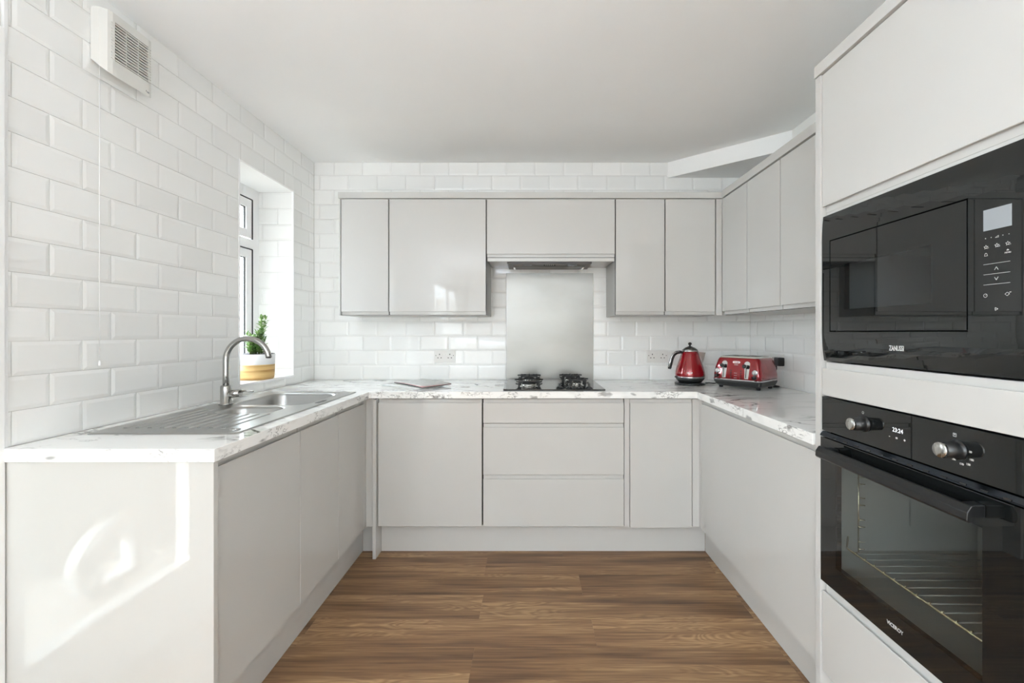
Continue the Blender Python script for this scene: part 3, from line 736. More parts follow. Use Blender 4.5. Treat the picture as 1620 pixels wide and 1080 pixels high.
def poly_outline(name, parent, pts, yc, zc, w_=.0005, closed=True):
    b = B(); n = len(pts)
    for i in range(n if closed else n-1):
        tube(b, [(xe, yc-pts[i][0], zc+pts[i][1]), (xe, yc-pts[(i+1) % n][0], zc+pts[(i+1) % n][1])], w_, 4)
    return obj(name, b, M['print'], parent)
star = [((.0042 if k % 2 == 0 else .0018)*math.sin(PI*k/5), (.0042 if k % 2 == 0 else .0018)*math.cos(PI*k/5)) for k in range(10)]
for yc, s in ((.896, '1'), (.875, '2'), (.855, '3')):
    poly_outline('icon', cp, star, yc, 1.4445, .0004)
    text_mesh('icon', s, .004, M['print'], cp, (xe, yc-.0048, 1.4425), WB)
bell = [(-.003, -.002), (-.0022, .001), (-.0015, .003), (0, .0038), (.0015, .003), (.0022, .001), (.003, -.002)]
poly_outline('icon', cp, bell, .896, 1.4285, .0004)
text_mesh('icon', 'MENU', .0042, M['print'], cp, (xe, .855, 1.4265), WB); poly_outline('icon', cp, [(-.002, 0), (0, .002), (.002, 0)], .855, 1.431, .0005)
for yc in (.897, .886, .864, .853):
    b = B(); lathe(b, [(.0001, 0), (.0009, 0), (.0009, .0005), (.0001, .0005)], (xe, yc, 1.4625), 8, 'x'); obj('icon', b, M['print'], cp)
poly_outline('icon', cp, [(-.003, -.0015), (.003, -.0015), (.003, .002)], .875, 1.4620, .0004)
poly_outline('icon', cp, [(-.0035, -.003), (0, .003), (.0035, -.003)], .876, 1.3985, .0005, False)
poly_outline('icon', cp, [(-.0035, .003), (0, -.003), (.0035, .003)], .876, 1.3780, .0005, False)
circ = [(.0036*math.cos(2*PI*k/12), .0036*math.sin(2*PI*k/12)) for k in range(12)]
poly_outline('icon', cp, circ, .897, 1.345, .0004); poly_outline('icon', cp, [(-.0042, 0), (0, .0036), (.0042, 0), (0, -.0036)], .856, 1.345, .0004)
poly_outline('icon', cp, [(0, 0), (.002, .002)], .897, 1.345, .0004, False); poly_outline('icon', cp, [(.004, .003), (.007, .0035)], .856, 1.345, .0008, False)
poly_outline('icon', cp, [(-.0022, -.003), (.003, 0), (-.0022, .003)], .876, 1.3165, .0005)
text_mesh('logo', 'ZANUSSI', .0185, M['print'], t, (XT-.0002, 1.116, 1.2275), WB, sx=.62, bold=.00035)

# ---- oven
t = thing('oven', 'black built-in electric oven with two silver-capped knobs and clock', 'oven', (1.1, 1.1, .4745))
o0, o1 = .4745, 1.0635
b = B(); box(b, XT, XT+.020, Ya, Yb, .956, o1, bev=.001); cp = obj('control_panel', b, M['black_glass'], t)
b = B(); box(b, XT+.0215, 1.51, Ya+.01, Yb-.01, o0+.01, o1-.01)
for f in [f for f in b.faces if f.calc_center_median().x < XT+.025]: b.faces.remove(f)
bmesh.ops.scale(b, vec=(1, 1, 1), verts=b.verts[:])
obj('body', b, M['black_enamel'], t, recalc=False)
# vent strip between panel and door
b = B(); prism(b, [(-.002, .936), (.006, .938), (.006, .942), (-.002, .952), (-.018, .952), (-.018, .936)], Ya, Yb, lambda a, p, q: (XT-p, a, q)); vt = obj('vent_strip', b, M['oven_trim'], t)
for k in range(12): bx('slot', vt, M['shadow_gap'], XT-.0066, XT+.001, Ya+.04+k*.044, Ya+.054+k*.044, .9405, .9445)
# door
vA, vB, vz0, vz1 = .900, 1.333, .545, .865
b = B(); xd0, xd1 = XT-.004, XT+.014
for (p, q, c, d) in ((Ya, vA, o0, .934), (vB, Yb, o0, .934), (vA, vB, o0, vz0), (vA, vB, vz1, .934)): box(b, xd0, xd1, p, q, c, d)
bmesh.ops.remove_doubles(b, verts=b.verts[:], dist=1e-5)
od = obj('door', b, M['black_glass'], t)
bx('door_window', od, M['oven_glass'], xd0, xd0+.004, vA, vB, vz0, vz1)
b = B(); box(b, xd1+.008, 1.40, vA-.045, vB+.03, vz0-.045, vz1+.01)
for f in [f for f in b.faces if f.calc_center_median().x < xd1+.009]: b.faces.remove(f)
cv = obj('cavity', b, M['cavity'], t, recalc=False)
# side racks and wire shelf
b = B(); ys_ = vB+.012
tube(b, [(XT+.075, ys_, .59), (XT+.075, ys_, .85)], .0022, 6)
for z in (.60, .622, .668, .69, .735, .757, .80, .822): tube(b, [(XT+.074, ys_-.001, z), (XT+.092, ys_-.004, z)], .0020, 6)
obj('side_rack', b, M['wire'], cv)
b = B(); zs = .607
tube(b, [(XT+.030, vA-.03, zs), (XT+.030, vB+.0, zs), (XT+.037, vB+.004, zs+.035)], .0028, 6)
for k in range(13): yk = vA-.01+k*.034; tube(b, [(XT+.030, yk, zs+.002), (XT+.036, yk, zs+.004)], .0022, 5)
ws = obj('wire_shelf', b, M['wire'], cv)
b = B()
for k in range(13): yk = vA-.01+k*.034; tube(b, [(XT+.036, yk, zs), (XT+.368, yk, zs)], .0016, 5)
obj('shelf_wire', b, M['cavity'], cv)
# handle: wide flat bar with brackets
b = B(); hz = .900
prism(b, [(.052, hz-.017), (.056, hz-.012), (.055, hz+.004), (.046, hz+.017), (.040, hz+.018), (.044, hz), (.044, hz-.017)], .880, 1.350, lambda a, p, q: (XT-p, a, q), bev=.001)
hd = obj('handle', b, M['black_plastic'], od)
for y in (.905, 1.33): bx('bracket', hd, M['black_plastic'], XT-.044, XT-.0045, y-.012, y+.012, hz-.012, hz+.014, bev=.002)
# knobs
for y in (1.222, .955):
    b = B(); lathe(b, [(.001, 0), (.0215, 0), (.0215, -.003), (.0185, -.0035), (.0180, -.010), (.0172, -.036), (.001, -.036)], (XT-.0002, y, 1.0115), 32, 'x'); kn = obj('knob', b, M['black_plastic'], t)
    b = B(); lathe(b, [(.001, -.0362), (.0172, -.0362), (.0168, -.041), (.0158, -.0425), (.001, -.0405)], (XT-.0002, y, 1.0115), 32, 'x'); obj('knob_cap', b, M['steel'], kn, label='silver knob cap')
    prt(kn, y-.0006, y+.0006, 1.022, 1.029, 'mark')
text_mesh('clock_digits', '23:24', .0155, M['glow'], cp, (xe, 1.112, 1.0175), WB, sx=.95, bold=.0)
text_mesh('icon', '-', .012, M['print'], cp, (xe, 1.137, .9985), WB, bold=.0003); text_mesh('icon', '=', .011, M['print'], cp, (xe, 1.115, .9975), WB, bold=.0003); text_mesh('icon', '+', .011, M['print'], cp, (xe, 1.091, .9975), WB, bold=.0003)
poly_outline('icon', cp, [(-.0022, -.002), (-.003, .003), (0, .005), (.003, .003), (.0022, -.002)], 1.228, 1.0415, .0005)
poly_outline('icon', cp, [(-.0035, -.0035), (.0035, -.0035), (.0035, .0035), (-.0035, .0035)], .962, 1.0425, .0005); text_mesh('icon', '*', .009, M['print'], cp, (xe, .962, 1.0415), WB)
for k, s in enumerate(('50', '100', '150', '170', '200', '220', '250')):
    a = R(-50 - k*37) + PI/2 - R(40); yy = .955+.030*math.sin(R(-115+k*33)); zz = 1.0115-.029*math.cos(R(-95+k*33))
    text_mesh('mark', s, .0062, M['print'], cp, (xe, yy, zz), WB, bold=.0001)
text_mesh('logo', 'VICEROY', .0135, M['print'], t, (xd0-.0003, 1.116, .512), WB, sx=.90, bold=.0002)

# ------------------------------------------------------------------ sink and tap
def rloop(x0, x1, y0, y1, r, z, n=6): return [(p, q, z) for p, q in rr(x0, x1, y0, y1, r, n)]
t = thing('inset_sink', 'stainless steel one-and-a-half bowl sink with ribbed drainer set into the left worktop', 'sink', (-1.21, 1.9, WZ1))
sx0, sx1, sy0, sy1 = -1.462, -.962, 1.418, 2.418
BM_ = (-1.375, -1.022, 1.965, 2.345); BH = (-1.305, -1.065, 1.762, 1.925)
b = B(); zt_ = WZ1+.0045
def addloop(b, pts): 
    vs_ = [b.verts.new(p) for p in pts]; return vs_, [b.edges.new((vs_[i], vs_[(i+1) % len(vs_)])) for i in range(len(vs_))]
vo, eo = addloop(b, rloop(sx0+.006, sx1-.006, sy0+.006, sy1-.006, .020, zt_))
E = list(eo)
for q in (BM_, BH): _, e = addloop(b, rloop(*q, .060 if q is BM_ else .05, zt_)); E += e
bmesh.ops.triangle_fill(b, use_beauty=True, edges=E)
vl, _ = addloop(b, rloop(sx0, sx1, sy0, sy1, .024, WZ1+.0004))
for i in range(len(vo)): b.faces.new((vo[i], vo[(i+1) % len(vo)], vl[(i+1) % len(vo)], vl[i]))
obj('rim', b, M['steel_plain'], t)
for q, dep, rad in ((BM_, .15, .06), (BH, .11, .05)):
    b = B(); x0, x1, ya, yb = q; L_ = []
    for (ins, z) in ((0, 0), (.004, -.002), (.008, -.010), (.014, -dep*.7), (.024, -dep*.93), (.05, -dep)):
        L_.append(rloop(x0+ins, x1-ins, ya+ins, yb-ins, rad, zt_+z))
    V = loft(b, L_); b.faces.new(V[-1])
    for f in b.faces: f.smooth = True
    bw = obj('bowl', b, M['steel_plain'], t)
    b = B(); lathe(b, [(.001, 0), (.036, 0), (.040, .002), (.040, .0035), (.001, .002)], ((x0+x1)/2, (ya+yb)/2, zt_-dep+.0005), 24); obj('drain', b, M['chrome'], bw)
for k in range(9):
    x = -1.390+k*.042; b = B(); ya = 1.490; yb = 1.745 if k not in () else 1.7
    if x < -1.32: yb = 1.86
    prism(b, [(x-.010, 0), (x-.005, .0034), (x+.005, .0034), (x+.010, 0)], ya, yb, lambda a, p, q: (p, a, zt_+q-.0003)); obj('drainer_ridge', b, M['steel_plain'], t)
b = B(); lathe(b, [(.001, 0), (.016, 0), (.017, .002), (.001, .002)], (-1.00, 1.47, zt_+.0004), 20); obj('drain', b, M['chrome'], t)
b = B(); box(b, -1.005, -.985, 2.02, 2.10, zt_+.0002, zt_+.0014, bev=.0005); obj('overflow', b, M['black_plastic'], t)

t = thing('mixer_tap', 'brushed steel swan-neck mixer tap behind the half bowl', 'tap', (-1.385, 1.966, zt_))
tx, ty_ = -1.392, 1.985
b = B(); lathe(b, [(.001, 0), (.029, 0), (.029, .004), (.0225, .006), (.0225, .080), (.020, .086), (.001, .086)], (tx, ty_, zt_+.0005), 32); obj('body', b, M['tap_steel'], t)
b = B(); rad = .098; zc_ = 1.142; pts = [(tx, ty_, zt_+.08), (tx, ty_, 1.08)]
for k in range(0, 33): a = PI - k*(PI*.965)/32; pts.append((tx+rad+rad*math.cos(a), ty_+.0-.0*k, zc_+rad*math.sin(a)))
tube(b, pts, .0125, 20); sp = obj('spout', b, M['tap_steel'], t)
b = B(); e_ = Vector(pts[-1]); lathe(b, [(.001, 0), (.0085, 0), (.0085, .003), (.001, .003)], (e_.x, e_.y, e_.z-.002), 16); obj('aerator', b, M['black_plastic'], sp)
b = B(); tube(b, [(tx+.015, ty_, zt_+.048), (tx+.066, ty_, zt_+.052)], .0165, 20); cart = obj('cartridge', b, M['tap_steel'], t)
b = B(); tube(b, [(tx+.062, ty_-.004, zt_+.058), (tx+.09, ty_-.006, zt_+.063), (tx+.130, ty_-.008, zt_+.060)], [.006, .0045, .0035], 10); obj('lever', b, M['tap_steel'], cart)

# ------------------------------------------------------------------ hob
t = thing('gas_hob', 'black glass gas hob with cast iron pan supports on the back worktop', 'hob', (.133, 2.73, WZ1))
hx0, hx1, hy0, hy1 = -.158, .424, 2.475, 2.988
b = B(); box(b, hx0, hx1, hy0, hy1, WZ1+.0008, WZ1+.009, bev=.002); obj('glass_top', b, M['black_glass'], t)
zg = WZ1+.009
for (bx_, by_, r0) in ((-.012, 2.60, .046), (-.012, 2.865, .038), (.282, 2.650, .028), (.262, 2.880, .036)):
    b = B(); lathe(b, [(.001, 0), (r0+.012, 0), (r0+.012, .003), (r0+.003, .006), (r0, .012), (r0, .018), (.001, .018)], (bx_, by_, zg), 28); bu = obj('burner', b, M['steel'], t, label='bright aluminium burner ring')
    b = B(); lathe(b, [(.001, .0185), (r0-.004, .0185), (r0-.003, .024), (r0-.010, .027), (.001, .028)], (bx_, by_, zg), 28); obj('burner_cap', b, M['cast_iron'], bu)
    b = B(); s = r0+.024
    for a in range(4):
        c, d = math.cos(PI/4+a*PI/2), math.sin(PI/4+a*PI/2)
        cx_, cy_ = bx_+c*s*1.15, by_+d*s*1.15
        box(b, cx_-.005, cx_+.005, cy_-.005, cy_+.005, zg+.0002, zg+.044)
        c, d = math.cos(a*PI/2), math.sin(a*PI/2)
        P0 = Vector((bx_+c*(s+.014), by_+d*(s+.014), zg+.041)); P1 = Vector((bx_+c*.022, by_+d*.022, zg+.044))
        tube(b, [P0, P1], .0042, 4)
    q = s*1.15*math.cos(PI/4)
    for (u, v) in ((1, 0), (-1, 0)):
        box(b, bx_+u*q-.004, bx_+u*q+.004, by_-q, by_+q, zg+.034, zg+.042); box(b, bx_-q, bx_+q, by_+u*q-.004, by_+u*q+.004, zg+.034, zg+.042)
    for (u, v) in ((1, 1), (1, -1), (-1, 1), (-1, -1)):
        tube(b, [(bx_+u*q, by_+v*q, zg+.020), (bx_+u*(q+.016), by_+v*q, zg+.021), (bx_+u*(q+.020), by_+v*q, zg+.026)], .0035, 5)
    obj('pan_support', b, M['cast_iron'], t)
for k in range(4):
    x = .166+k*.0565; y = 2.515
    b = B(); lathe(b, [(.001, 0), (.021, 0), (.020, .004), (.015, .007), (.013, .010), (.001, .010)], (x, y, zg), 24); box(b, x-.006, x+.006, y-.016, y+.016, zg+.008, zg+.028, bev=.002); kb = obj('knob', b, M['black_plastic'], t)

# ------------------------------------------------------------------ sockets
def socket(label, facing, plane, uc, zc, switchside=1):
    f = fmap(facing, plane); c = f(uc, .0, zc)
    t = thing('double_socket', label, 'socket', c)
    fbox('faceplate', t, facing, plane, uc-.073, uc+.073, .0012, .010, zc-.043, zc+.043, 'socket', bev=.002)
    for s in (-1, 1):
        for (du, dz, w_, h_) in ((0, .014, .003, .0045), (-.011, -.010, .0040, .0028), (.011, -.010, .0040, .0028)):
            fbox('pin_hole', t, facing, plane, uc+s*.040-s*.004+du-w_, uc+s*.040-s*.004+du+w_, .0095, .0104, zc+dz-h_, zc+dz+h_, 'socket_hole')
        fbox('switch', t, facing, plane, uc+s*.010-.0050, uc+s*.010+.0050, .0095, .0135, zc+.006, zc+.024, 'socket', bev=.001)
        fbox('screw', t, facing, plane, uc+s*.061-.0025, uc+s*.061+.0025, .0095, .0106, zc+.0035, zc+.0085, 'socket_hole')
    return t
socket('white double socket on the back tiles left of the splashback', 'S', YB, -.602, 1.100)
socket('white double socket on the back tiles beside the kettle', 'S', YB, .883, 1.100)
socket('white double socket on the right wall behind the toaster with a plug in it', 'W', XR, 2.705, 1.092)
t = thing('power_plug', 'black three-pin plug and lead in the right wall socket behind the toaster', 'plug', (1.50, 2.665, 1.09))
b = B(); box(b, 1.488, 1.5245, 2.612, 2.668, 1.064, 1.116, bev=.006); obj('plug_body', b, M['black_plastic'], t)
b = B(); tube(b, [(1.503, 2.664, 1.073), (1.502, 2.662, 1.045), (1.498, 2.668, 1.015), (1.495, 2.69, .98), (1.500, 2.72, .9425), (1.50, 2.63, .9405), (1.46, 2.62, .9405)], .0042, 8); obj('lead', b, M['rubber'], t)

# ------------------------------------------------------------------ kettle
KX, KY = 1.020, 2.790
t = thing('electric_kettle', 'metallic red retro kettle with black handle on the worktop corner', 'kettle', (KX, KY, WZ1))
z0 = WZ1+.0006
def lt(name, prof, m, parent=t, seg=48, **kw):
    b = B(); lathe(b, prof, (KX, KY, z0), seg); return obj(name, b, M[m], parent, **kw)
lt('power_base', [(.001, 0), (.090, 0), (.094, .004), (.092, .010), (.070, .014), (.001, .014)], 'base_black')
lt('lower_body', [(.001, .0145), (.066, .0145), (.074, .020), (.086, .034), (.0905, .046), (.001, .046)], 'base_black')
lt('chrome_band', [(.001, .046), (.0925, .046), (.0935, .049), (.0925, .053), (.001, .053)], 'chrome')
lt('body', [(.001, .053), (.0915, .053), (.0925, .065), (.0905, .082), (.083, .110), (.073, .140), (.063, .170), (.055, .196), (.050, .209), (.001, .209)], 'red')
lt('neck_ring', [(.001, .209), (.0515, .209), (.0525, .212), (.0515, .216), (.001, .216)], 'chrome')
lid = lt('lid', [(.001, .216), (.0495, .216), (.044, .223), (.034, .231), (.026, .236), (.022, .2375), (.001, .239)], 'kettle_lid')
b = B(); lathe(b, [(.001, .238), (.021, .2376), (.012, .241), (.006, .244), (.005, .249), (.009, .252), (.0115, .258), (.0095, .265), (.004, .268), (.0005, .268)], (KX, KY, z0), 24); obj('lid_knob', b, M['black_plastic'], lid)
b = B(); P = []
for (u, z, r_) in ((-.046, .203, .008), (-.066, .206, .010), (-.090, .202, .011), (-.108, .188, .011), (-.119, .165, .0115), (-.127, .135, .012), (-.133, .108, .0115), (-.135, .098, .009)): P.append(((KX+u, KY-.010, z0+z), r_))
tube(b, [p for p, _ in P], [r for _, r in P], 14); hn = obj('handle', b, M['black_plastic'], t)
b = B(); tube(b, [(p[0]-.0075, p[1]-.0075, p[2]+.003) for p, _ in P[1:-1]], .0035, 8); obj('handle_trim', b, M['chrome'], hn)
# spout: flared lip on the right
b = B()
L_ = []
for (u, zlo, zhi, hw) in ((.040, .120, .208, .034), (.060, .112, .206, .028), (.080, .116, .204, .018), (.094, .150, .203, .009), (.100, .190, .202, .004)):
    L_.append([(KX+u, KY-hw, z0+zhi), (KX+u*.97, KY-hw*.8, z0+(zlo+zhi)/2), (KX+u*.80+.012, KY, z0+zlo), (KX+u*.97, KY+hw*.8, z0+(zlo+zhi)/2), (KX+u, KY+hw, z0+zhi)])
V = loft(b, [l for l in L_]); b.faces.new(V[-1])
obj('spout', b, M['spout'], t, label='pale metal pouring spout')
b = B(); tube(b, [(KX-.085, KY-.02, z0+.050), (KX-.104, KY-.024, z0+.050)], .005, 8); obj('switch', b, M['black_plastic'], t)
text_mesh('badge', 'DeLonghi', .0105, M['chrome_red'], t, (KX-.034, KY-.0895, z0+.080), ((.93, -.36, 0), (0, .12, .99)), sx=.8, bold=.0004)
b = B(); tube(b, [(KX+.085, KY+.01, z0+.006), (KX+.12, KY+.0, z0+.008), (KX+.15, KY-.01, z0+.006), (KX+.20, KY+.03, z0+.006)], .0040, 8); obj('lead', b, M['rubber'], t)

# ------------------------------------------------------------------ toaster
t = thing('toaster', 'metallic red four-slot toaster with chrome levers on the right worktop', 'toaster', (1.292, 2.622, WZ1), rz=R(-51))
# local axes: x along the front (left to right), y towards the back, z up; origin at centre
def lo(name, b, m, parent=t, **kw): return obj(name, b, m if not isinstance(m, str) else M[m], parent, local=True, **kw)
TWd, TDp = .285, .24
def tloop(w_, d_, z, r=.022): return [(p, q, z) for p, q in rr(-w_/2, w_/2, -d_/2, d_/2, r, 5)]
b = B(); V = loft(b, [tloop(TWd-.04, TDp-.04, .014), tloop(TWd-.016, TDp-.016, .022), tloop(TWd-.002, TDp-.002, .040), tloop(TWd, TDp, .050)]); b.faces.new(V[0]); b.faces.new(V[-1]); lo('lower_body', b, 'base_black')
b = B(); V = loft(b, [tloop(TWd, TDp, .050), tloop(TWd+.004, TDp+.004, .053), tloop(TWd, TDp, .057)]); b.faces.new(V[0]); b.faces.new(V[-1]); lo('chrome_band', b, 'chrome')
b = B(); V = loft(b, [tloop(TWd-.002, TDp-.002, .057), tloop(TWd-.003, TDp-.003, .085), tloop(TWd-.014, TDp-.014, .125), tloop(TWd-.034, TDp-.034, .165), tloop(TWd-.044, TDp-.042, .178), tloop(TWd-.056, TDp-.054, .182)]); b.faces.new(V[0]); b.faces.new(V[-1])
for f in b.faces: f.smooth = len(f.verts) == 4
lo('shell', b, 'red2')
b = B(); V = loft(b, [tloop(TWd-.058, TDp-.056, .1822, .015), tloop(TWd-.066, TDp-.064, .189, .015), tloop(TWd-.078, TDp-.076, .191, .015)]); b.faces.new(V[0]); b.faces.new(V[-1]); tp = lo('top_plate', b, 'spout')
for x in (-.078, -.030, .030, .078):
    b = B(); box(b, x-.013, x+.013, -.062, .062, .1905, .1916); lo('slot', b, 'shadow_gap', tp)
def yf(z): return -(TDp/2) + (.0015 if z < .085 else .0015+(z-.085)/.08*.0155)
for x in (-.070, .062):
    b = B(); P = []
    for k in range(13): a = PI*k/12; P.append((x+.016*math.cos(a), .150+.014*math.sin(a)))
    P = [(x+.010, .064)] + P + [(x-.010, .064)]
    A = [b.verts.new((p, yf(z)-.0045, z)) for p, z in P]; Q = [b.verts.new((p, yf(z)+.004, z)) for p, z in P]; n = len(P)
    b.faces.new(A); 
    for i in range(n): b.faces.new((A[i], A[(i+1) % n], Q[(i+1) % n], Q[i]))
    lv = lo('lever_plate', b, 'chrome')
    b = B(); prism(b, [(yf(.068)-.0055, .068), (yf(.140)-.0055, .140), (yf(.140)-.002, .140), (yf(.068)-.002, .068)], x-.006, x-.0025, lambda a, p, q: (a, p, q)); lo('slot', b, 'shadow_gap', lv)
    b = B(); lathe(b, [(.001, 0), (.006, 0), (.006, -.014), (.011, -.016), (.012, -.024), (.009, -.029), (.001, -.029)], (x-.005, yf(.137)-.005, .137), 18, 'y'); lo('lever_knob', b, 'black_plastic', lv)
for x in (-.113, .107):
    b = B(); lathe(b, [(.001, 0), (.0165, 0), (.0165, -.003), (.0145, -.005), (.001, -.005)], (x, yf(.100)-.0002, .102), 24, 'y'); dl = lo('dial', b, 'chrome')
    b = B(); lathe(b, [(.001, 0), (.013, 0), (.001, -.0005)], (x, yf(.1)-.0055, .102), 20, 'y'); df = lo('dial_face', b, 'pot_white', dl)
    b = B(); box(b, x-.0007, x+.0007, yf(.1)-.0068, yf(.1)-.006, .093, .104); lo('pointer', b, 'rubber', dl)
    b = B(); lathe(b, [(.001, 0), (.0125, 0), (.0125, -.006), (.009, -.018), (.001, -.018)], (x, yf(.07)-.0005, .0735), 20, 'y'); lo('control_knob', b, 'black_plastic')
for x in (-.030, .028):
    for z in (.066, .080, .094, .108):
        b = B(); lathe(b, [(.001, 0), (.0042, 0), (.0038, -.003), (.001, -.003)], (x, yf(z), z), 12, 'y'); lo('button', b, 'black_plastic')
for z in (.066, .080, .094, .108):
    b = B(); box(b, -.012, .006, yf(z)-.0008, yf(z)+.001, z-.0008, z+.0008); lo('mark', b, 'print')
b = B(); prism(b, rr(-.024, .020, .151, .163, .006), 0, 1, lambda a, p, q: (p, yf(q)-.0018+a*.004, q)); lo('badge', b, 'chrome_red')
tm = text_mesh('badge', 'DeLonghi', .0075, M['red'], None, (-.002, yf(.157)-.0026, .157), ((1, 0, 0), (0, .19, .98)), sx=.9, bold=.0002); tm.parent = t
tm = text_mesh('badge', 'ICONA', .0060, M['print'], None, (-.002, yf(.142)-.0022, .142), ((1, 0, 0), (0, .19, .98)), sx=1.2, bold=.0001); tm.parent = t
for (x, y) in ((-.11, -.078), (.11, -.078), (-.11, .078), (.11, .078)):
    b = B(); lathe(b, [(.001, .0006), (.011, .0006), (.013, .018), (.001, .018)], (x, y, 0), 16); lo('foot', b, 'rubber')

# ------------------------------------------------------------------ plant
PX, PY = -1.603, 2.535; pz = WIN[2]+.0025
t = thing('potted_plant', 'leafy green plant in white and bamboo banded pot on the window sill', 'plant', (PX, PY, pz))
b = B(); lathe(b, [(.001, 0), (.086, 0), (.092, .006), (.094, .014), (.096, .085), (.001, .085)], (PX, PY, pz), 48); obj('pot', b, M['bamboo'], t, label='bamboo banded lower part of the pot')
b = B(); lathe(b, [(.090, .0852), (.0965, .0852), (.0985, .143), (.098, .145), (.093, .145), (.090, .0852)], (PX, PY, pz), 48); obj('pot_rim', b, M['pot_white'], t, label='white glazed upper band')
b = B(); lathe(b, [(.001, .100), (.0925, .100), (.0935, .138), (.0955, .1405), (.0955, .146), (.092, .147), (.001, .140)], (PX, PY, pz), 40); obj('soil', b, M['soil'], t)
rnd = random.Random(3)
bs, bl = B(), B()
def leafq(b, p, d, up, L, W):
    s = d.cross(up).normalized(); u2 = s.cross(d).normalized()
    pts = [p, p+d*L*.35+s*W+u2*L*.05, p+d*L*.35-s*W+u2*L*.05, p+d*L*.75+s*W*.7+u2*L*.04, p+d*L*.75-s*W*.7+u2*L*.04, p+d*L-u2*L*.05, p+d*L*.35-u2*L*.02, p+d*L*.75-u2*L*.03]
    v = [b.verts.new(q) for q in pts]
    for f in ((0, 1, 6), (0, 6, 2), (1, 3, 7, 6), (6, 7, 4, 2), (3, 5, 7), (7, 5, 4)): b.faces.new([v[i] for i in f])
for i in range(22):
    a = rnd.uniform(0, 2*PI); rr0 = rnd.uniform(0, .05); tip = rnd.uniform(0, .055)
    H = .20 if i in (0, 1, 2) else rnd.uniform(.06, .12)
    if i < 3: a2, tip = R(-20+rnd.uniform(-15, 15)), .030+.012*i
    else: a2 = a
    p0 = Vector((PX+rr0*math.cos(a), PY+rr0*math.sin(a), pz+.135)); p1 = Vector((PX+(rr0*.4+tip)*math.cos(a2), PY+(rr0*.4+tip)*math.sin(a2), pz+.145+H))
    tube(bs, [p0, (p0+p1)/2+Vector((0, 0, .01)), p1], [.0022, .0018, .001], 5)
    n = int(H/.0055)
    for k in range(n):
        q = p0.lerp(p1, .12+.9*k/n); an = k*2.4+rnd.uniform(-.3, .3)
        d = Vector((math.cos(an), math.sin(an), rnd.uniform(.25, .9) if k < n-3 else 2)).normalized()
        leafq(bl, q, d, Vector((0, 0, 1)), rnd.uniform(.026, .040), rnd.uniform(.006, .009))
so = obj('stem', bs, M['stem'], t); lf = obj('foliage', bl, M['leaf'], t, recalc=False); lf['kind'] = 'stuff'

# ------------------------------------------------------------------ magazines
def quad_sheet(name, parent, P, z, th, m, lift=(0, 0, 0, 0), bend=.0):
    """subdivided bent sheet between four corners"""
    b = B(); n = 8; T = []
    for lay in (0, 1):
        g = []
        for i in range(n+1):
            row = []
            for j in range(n+1):
                u, v = i/n, j/n
                x = (1-u)*(1-v)*P[0][0]+u*(1-v)*P[1][0]+u*v*P[2][0]+(1-u)*v*P[3][0]; y = (1-u)*(1-v)*P[0][1]+u*(1-v)*P[1][1]+u*v*P[2][1]+(1-u)*v*P[3][1]
                l = (1-u)*(1-v)*lift[0]+u*(1-v)*lift[1]+u*v*lift[2]+(1-u)*v*lift[3]
                row.append(b.verts.new((x, y, z+l+bend*math.sin(PI*v)+(th if lay else 0))))
            g.append(row)
        T.append(g)
    for lay in (0, 1):
        for i in range(n):
            for j in range(n):
                f = b.faces.new((T[lay][i][j], T[lay][i+1][j], T[lay][i+1][j+1], T[lay][i][j+1])); f.smooth = True
    per = [(i, 0) for i in range(n)]+[(n, j) for j in range(n)]+[(i, n) for i in range(n, 0, -1)]+[(0, j) for j in range(n, 0, -1)]
    for k in range(len(per)):
        a, c = per[k], per[(k+1) % len(per)]; b.faces.new((T[0][a[0]][a[1]], T[0][c[0]][c[1]], T[1][c[0]][c[1]], T[1][a[0]][a[1]]))
    return obj(name, b, M[m], parent)
near, right, far, left = (-.632, 2.525), (-.492, 2.685), (-.735, 2.955), (-.880, 2.800)
t = thing('magazine', 'pink-edged magazine lying open on top of other papers by the left socket', 'magazine', (-.69, 2.74, WZ1))
zz = WZ1+.0075
quad_sheet('pages', t, (near, right, far, left), zz, .004, 'paper_dark', (.0, .004, .004, 0), .004)
c4 = Vector(((near[0]+far[0])/2, (near[1]+far[1])/2))
ins = lambda p, s: (c4.x+(p[0]-c4.x)*s, c4.y+(p[1]-c4.y)*s)
quad_sheet('cover', t, (near, right, far, left), zz+.0045, .0008, 'paper_pink', (.0, .004, .004, 0), .004)
sh = lambda p: (p[0]*.97+far[0]*.03, p[1]*.97+far[1]*.03)
quad_sheet('page', t, (sh(ins(near, .93)), ins(right, .985), ins(far, .99), ins(left, .97)), zz+.0056, .0006, 'paper', (.0, .004, .004, 0), .004)
t = thing('magazine', 'white loose papers fanned under the open magazine towards the sink', 'magazine', (-.8, 2.7, WZ1))
quad_sheet('page', t, ((-.66, 2.505), (-.56, 2.62), (-.86, 2.83), (-.965, 2.715)), WZ1+.0008, .0012, 'paper')
quad_sheet('page', t, ((-.655, 2.52), (-.55, 2.64), (-.84, 2.86), (-.945, 2.745)), WZ1+.0024, .0012, 'pot_white', bend=.0008)
quad_sheet('page', t, ((-.648, 2.53), (-.53, 2.66), (-.80, 2.88), (-.915, 2.765)), WZ1+.0042, .0012, 'paper', bend=.0008)

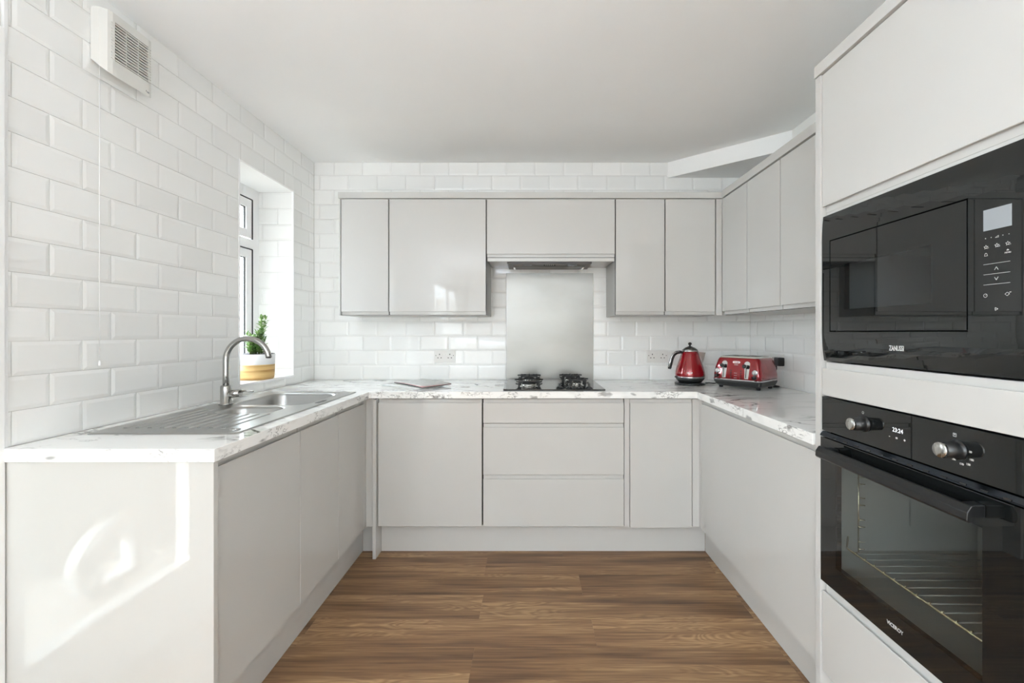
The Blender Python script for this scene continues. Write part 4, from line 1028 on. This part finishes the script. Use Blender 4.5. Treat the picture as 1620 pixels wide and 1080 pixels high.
# ------------------------------------------------------------------ extractor fan on the left wall
t = thing('extractor_fan', 'white square extractor fan with slatted grille high on the left wall', 'fan', (XL, 1.6, 2.17))
fy0, fy1, fz0, fz1 = 1.498, 1.700, 2.172, 2.392; D_ = .050
b = B(); n = 14; P = []
for k in range(n+1):
    u = k/n; y = fy0+(fy1-fy0)*u; d = D_*(1-(abs(2*u-1))**9*.45)
    P.append((y, d))
poly = [(fy0, 0)] + P + [(fy1, 0)]
gy0, gy1, gz0_, gz1_ = 1.534, 1.668, 2.226, 2.362
# body as ring: lower, upper, and side cheeks, leaving the grille opening recessed
def slab(b, ya, yb, za, zb, base=0):
    pts = [(ya, base)] + [(ya, None)] + [(y, d) for y, d in P if ya < y < yb] + [(yb, None)] + [(yb, base)]
    def dd(y):
        u = (y-fy0)/(fy1-fy0); return D_*(1-(abs(2*u-1))**9*.45)
    pts = [(y, dd(y) if d is None else d) for y, d in pts]
    prism(b, pts, za, zb, lambda a, p, q: (XL+.001+q, p, a))
slab(b, fy0, fy1, fz0, gz0_)
for v in b.verts:
    if v.co.z < fz0+.001: v.co.z += .042*(1-(v.co.x-XL)/D_)
slab(b, fy0, fy1, gz1_, fz1); slab(b, fy0, gy0, gz0_, gz1_); slab(b, gy1, fy1, gz0_, gz1_)
obj('housing', b, M['fan_plastic'], t)
bx('duct', t, M['fan_dark'], XL+.004, XL+.035, gy0, gy1, gz0_, gz1_)
ns = 13
for k in range(ns):
    z = gz0_+(gz1_-gz0_)*(k+.5)/ns; b = B()
    prism(b, [(XL+D_-.008, z-.0020), (XL+D_+.0012, z-.0022), (XL+D_+.0012, z+.0014), (XL+D_-.008, z+.0010)], gy0-.012, gy1+.012, lambda a, p, q: (p, a, q)); obj('slat', b, M['fan_plastic'], t)
for y in (1.580, 1.628): bx('bar', t, M['fan_plastic'], XL+D_-.014, XL+D_-.002, y-.002, y+.002, gz0_, gz1_)
bx('badge', t, M['fan_dark'], XL+D_-.001, XL+D_-.0002+.001, 1.655, 1.660, 2.187, 2.192); bx('badge', t, M['display'], XL+D_-.001, XL+D_+.0006, 1.662, 1.672, 2.185, 2.190)
b = B(); tube(b, [(XL+.026, 1.504, fz0+.022), (XL+.026, 1.504, 1.170)], .0010, 6); cd_ = obj('pull_cord', b, M['pvc'], t)
b = B(); lathe(b, [(.001, 0), (.005, .002), (.004, .012), (.0015, .018)], (XL+.026, 1.504, 1.153), 12); obj('bead', b, M['pvc'], cd_)
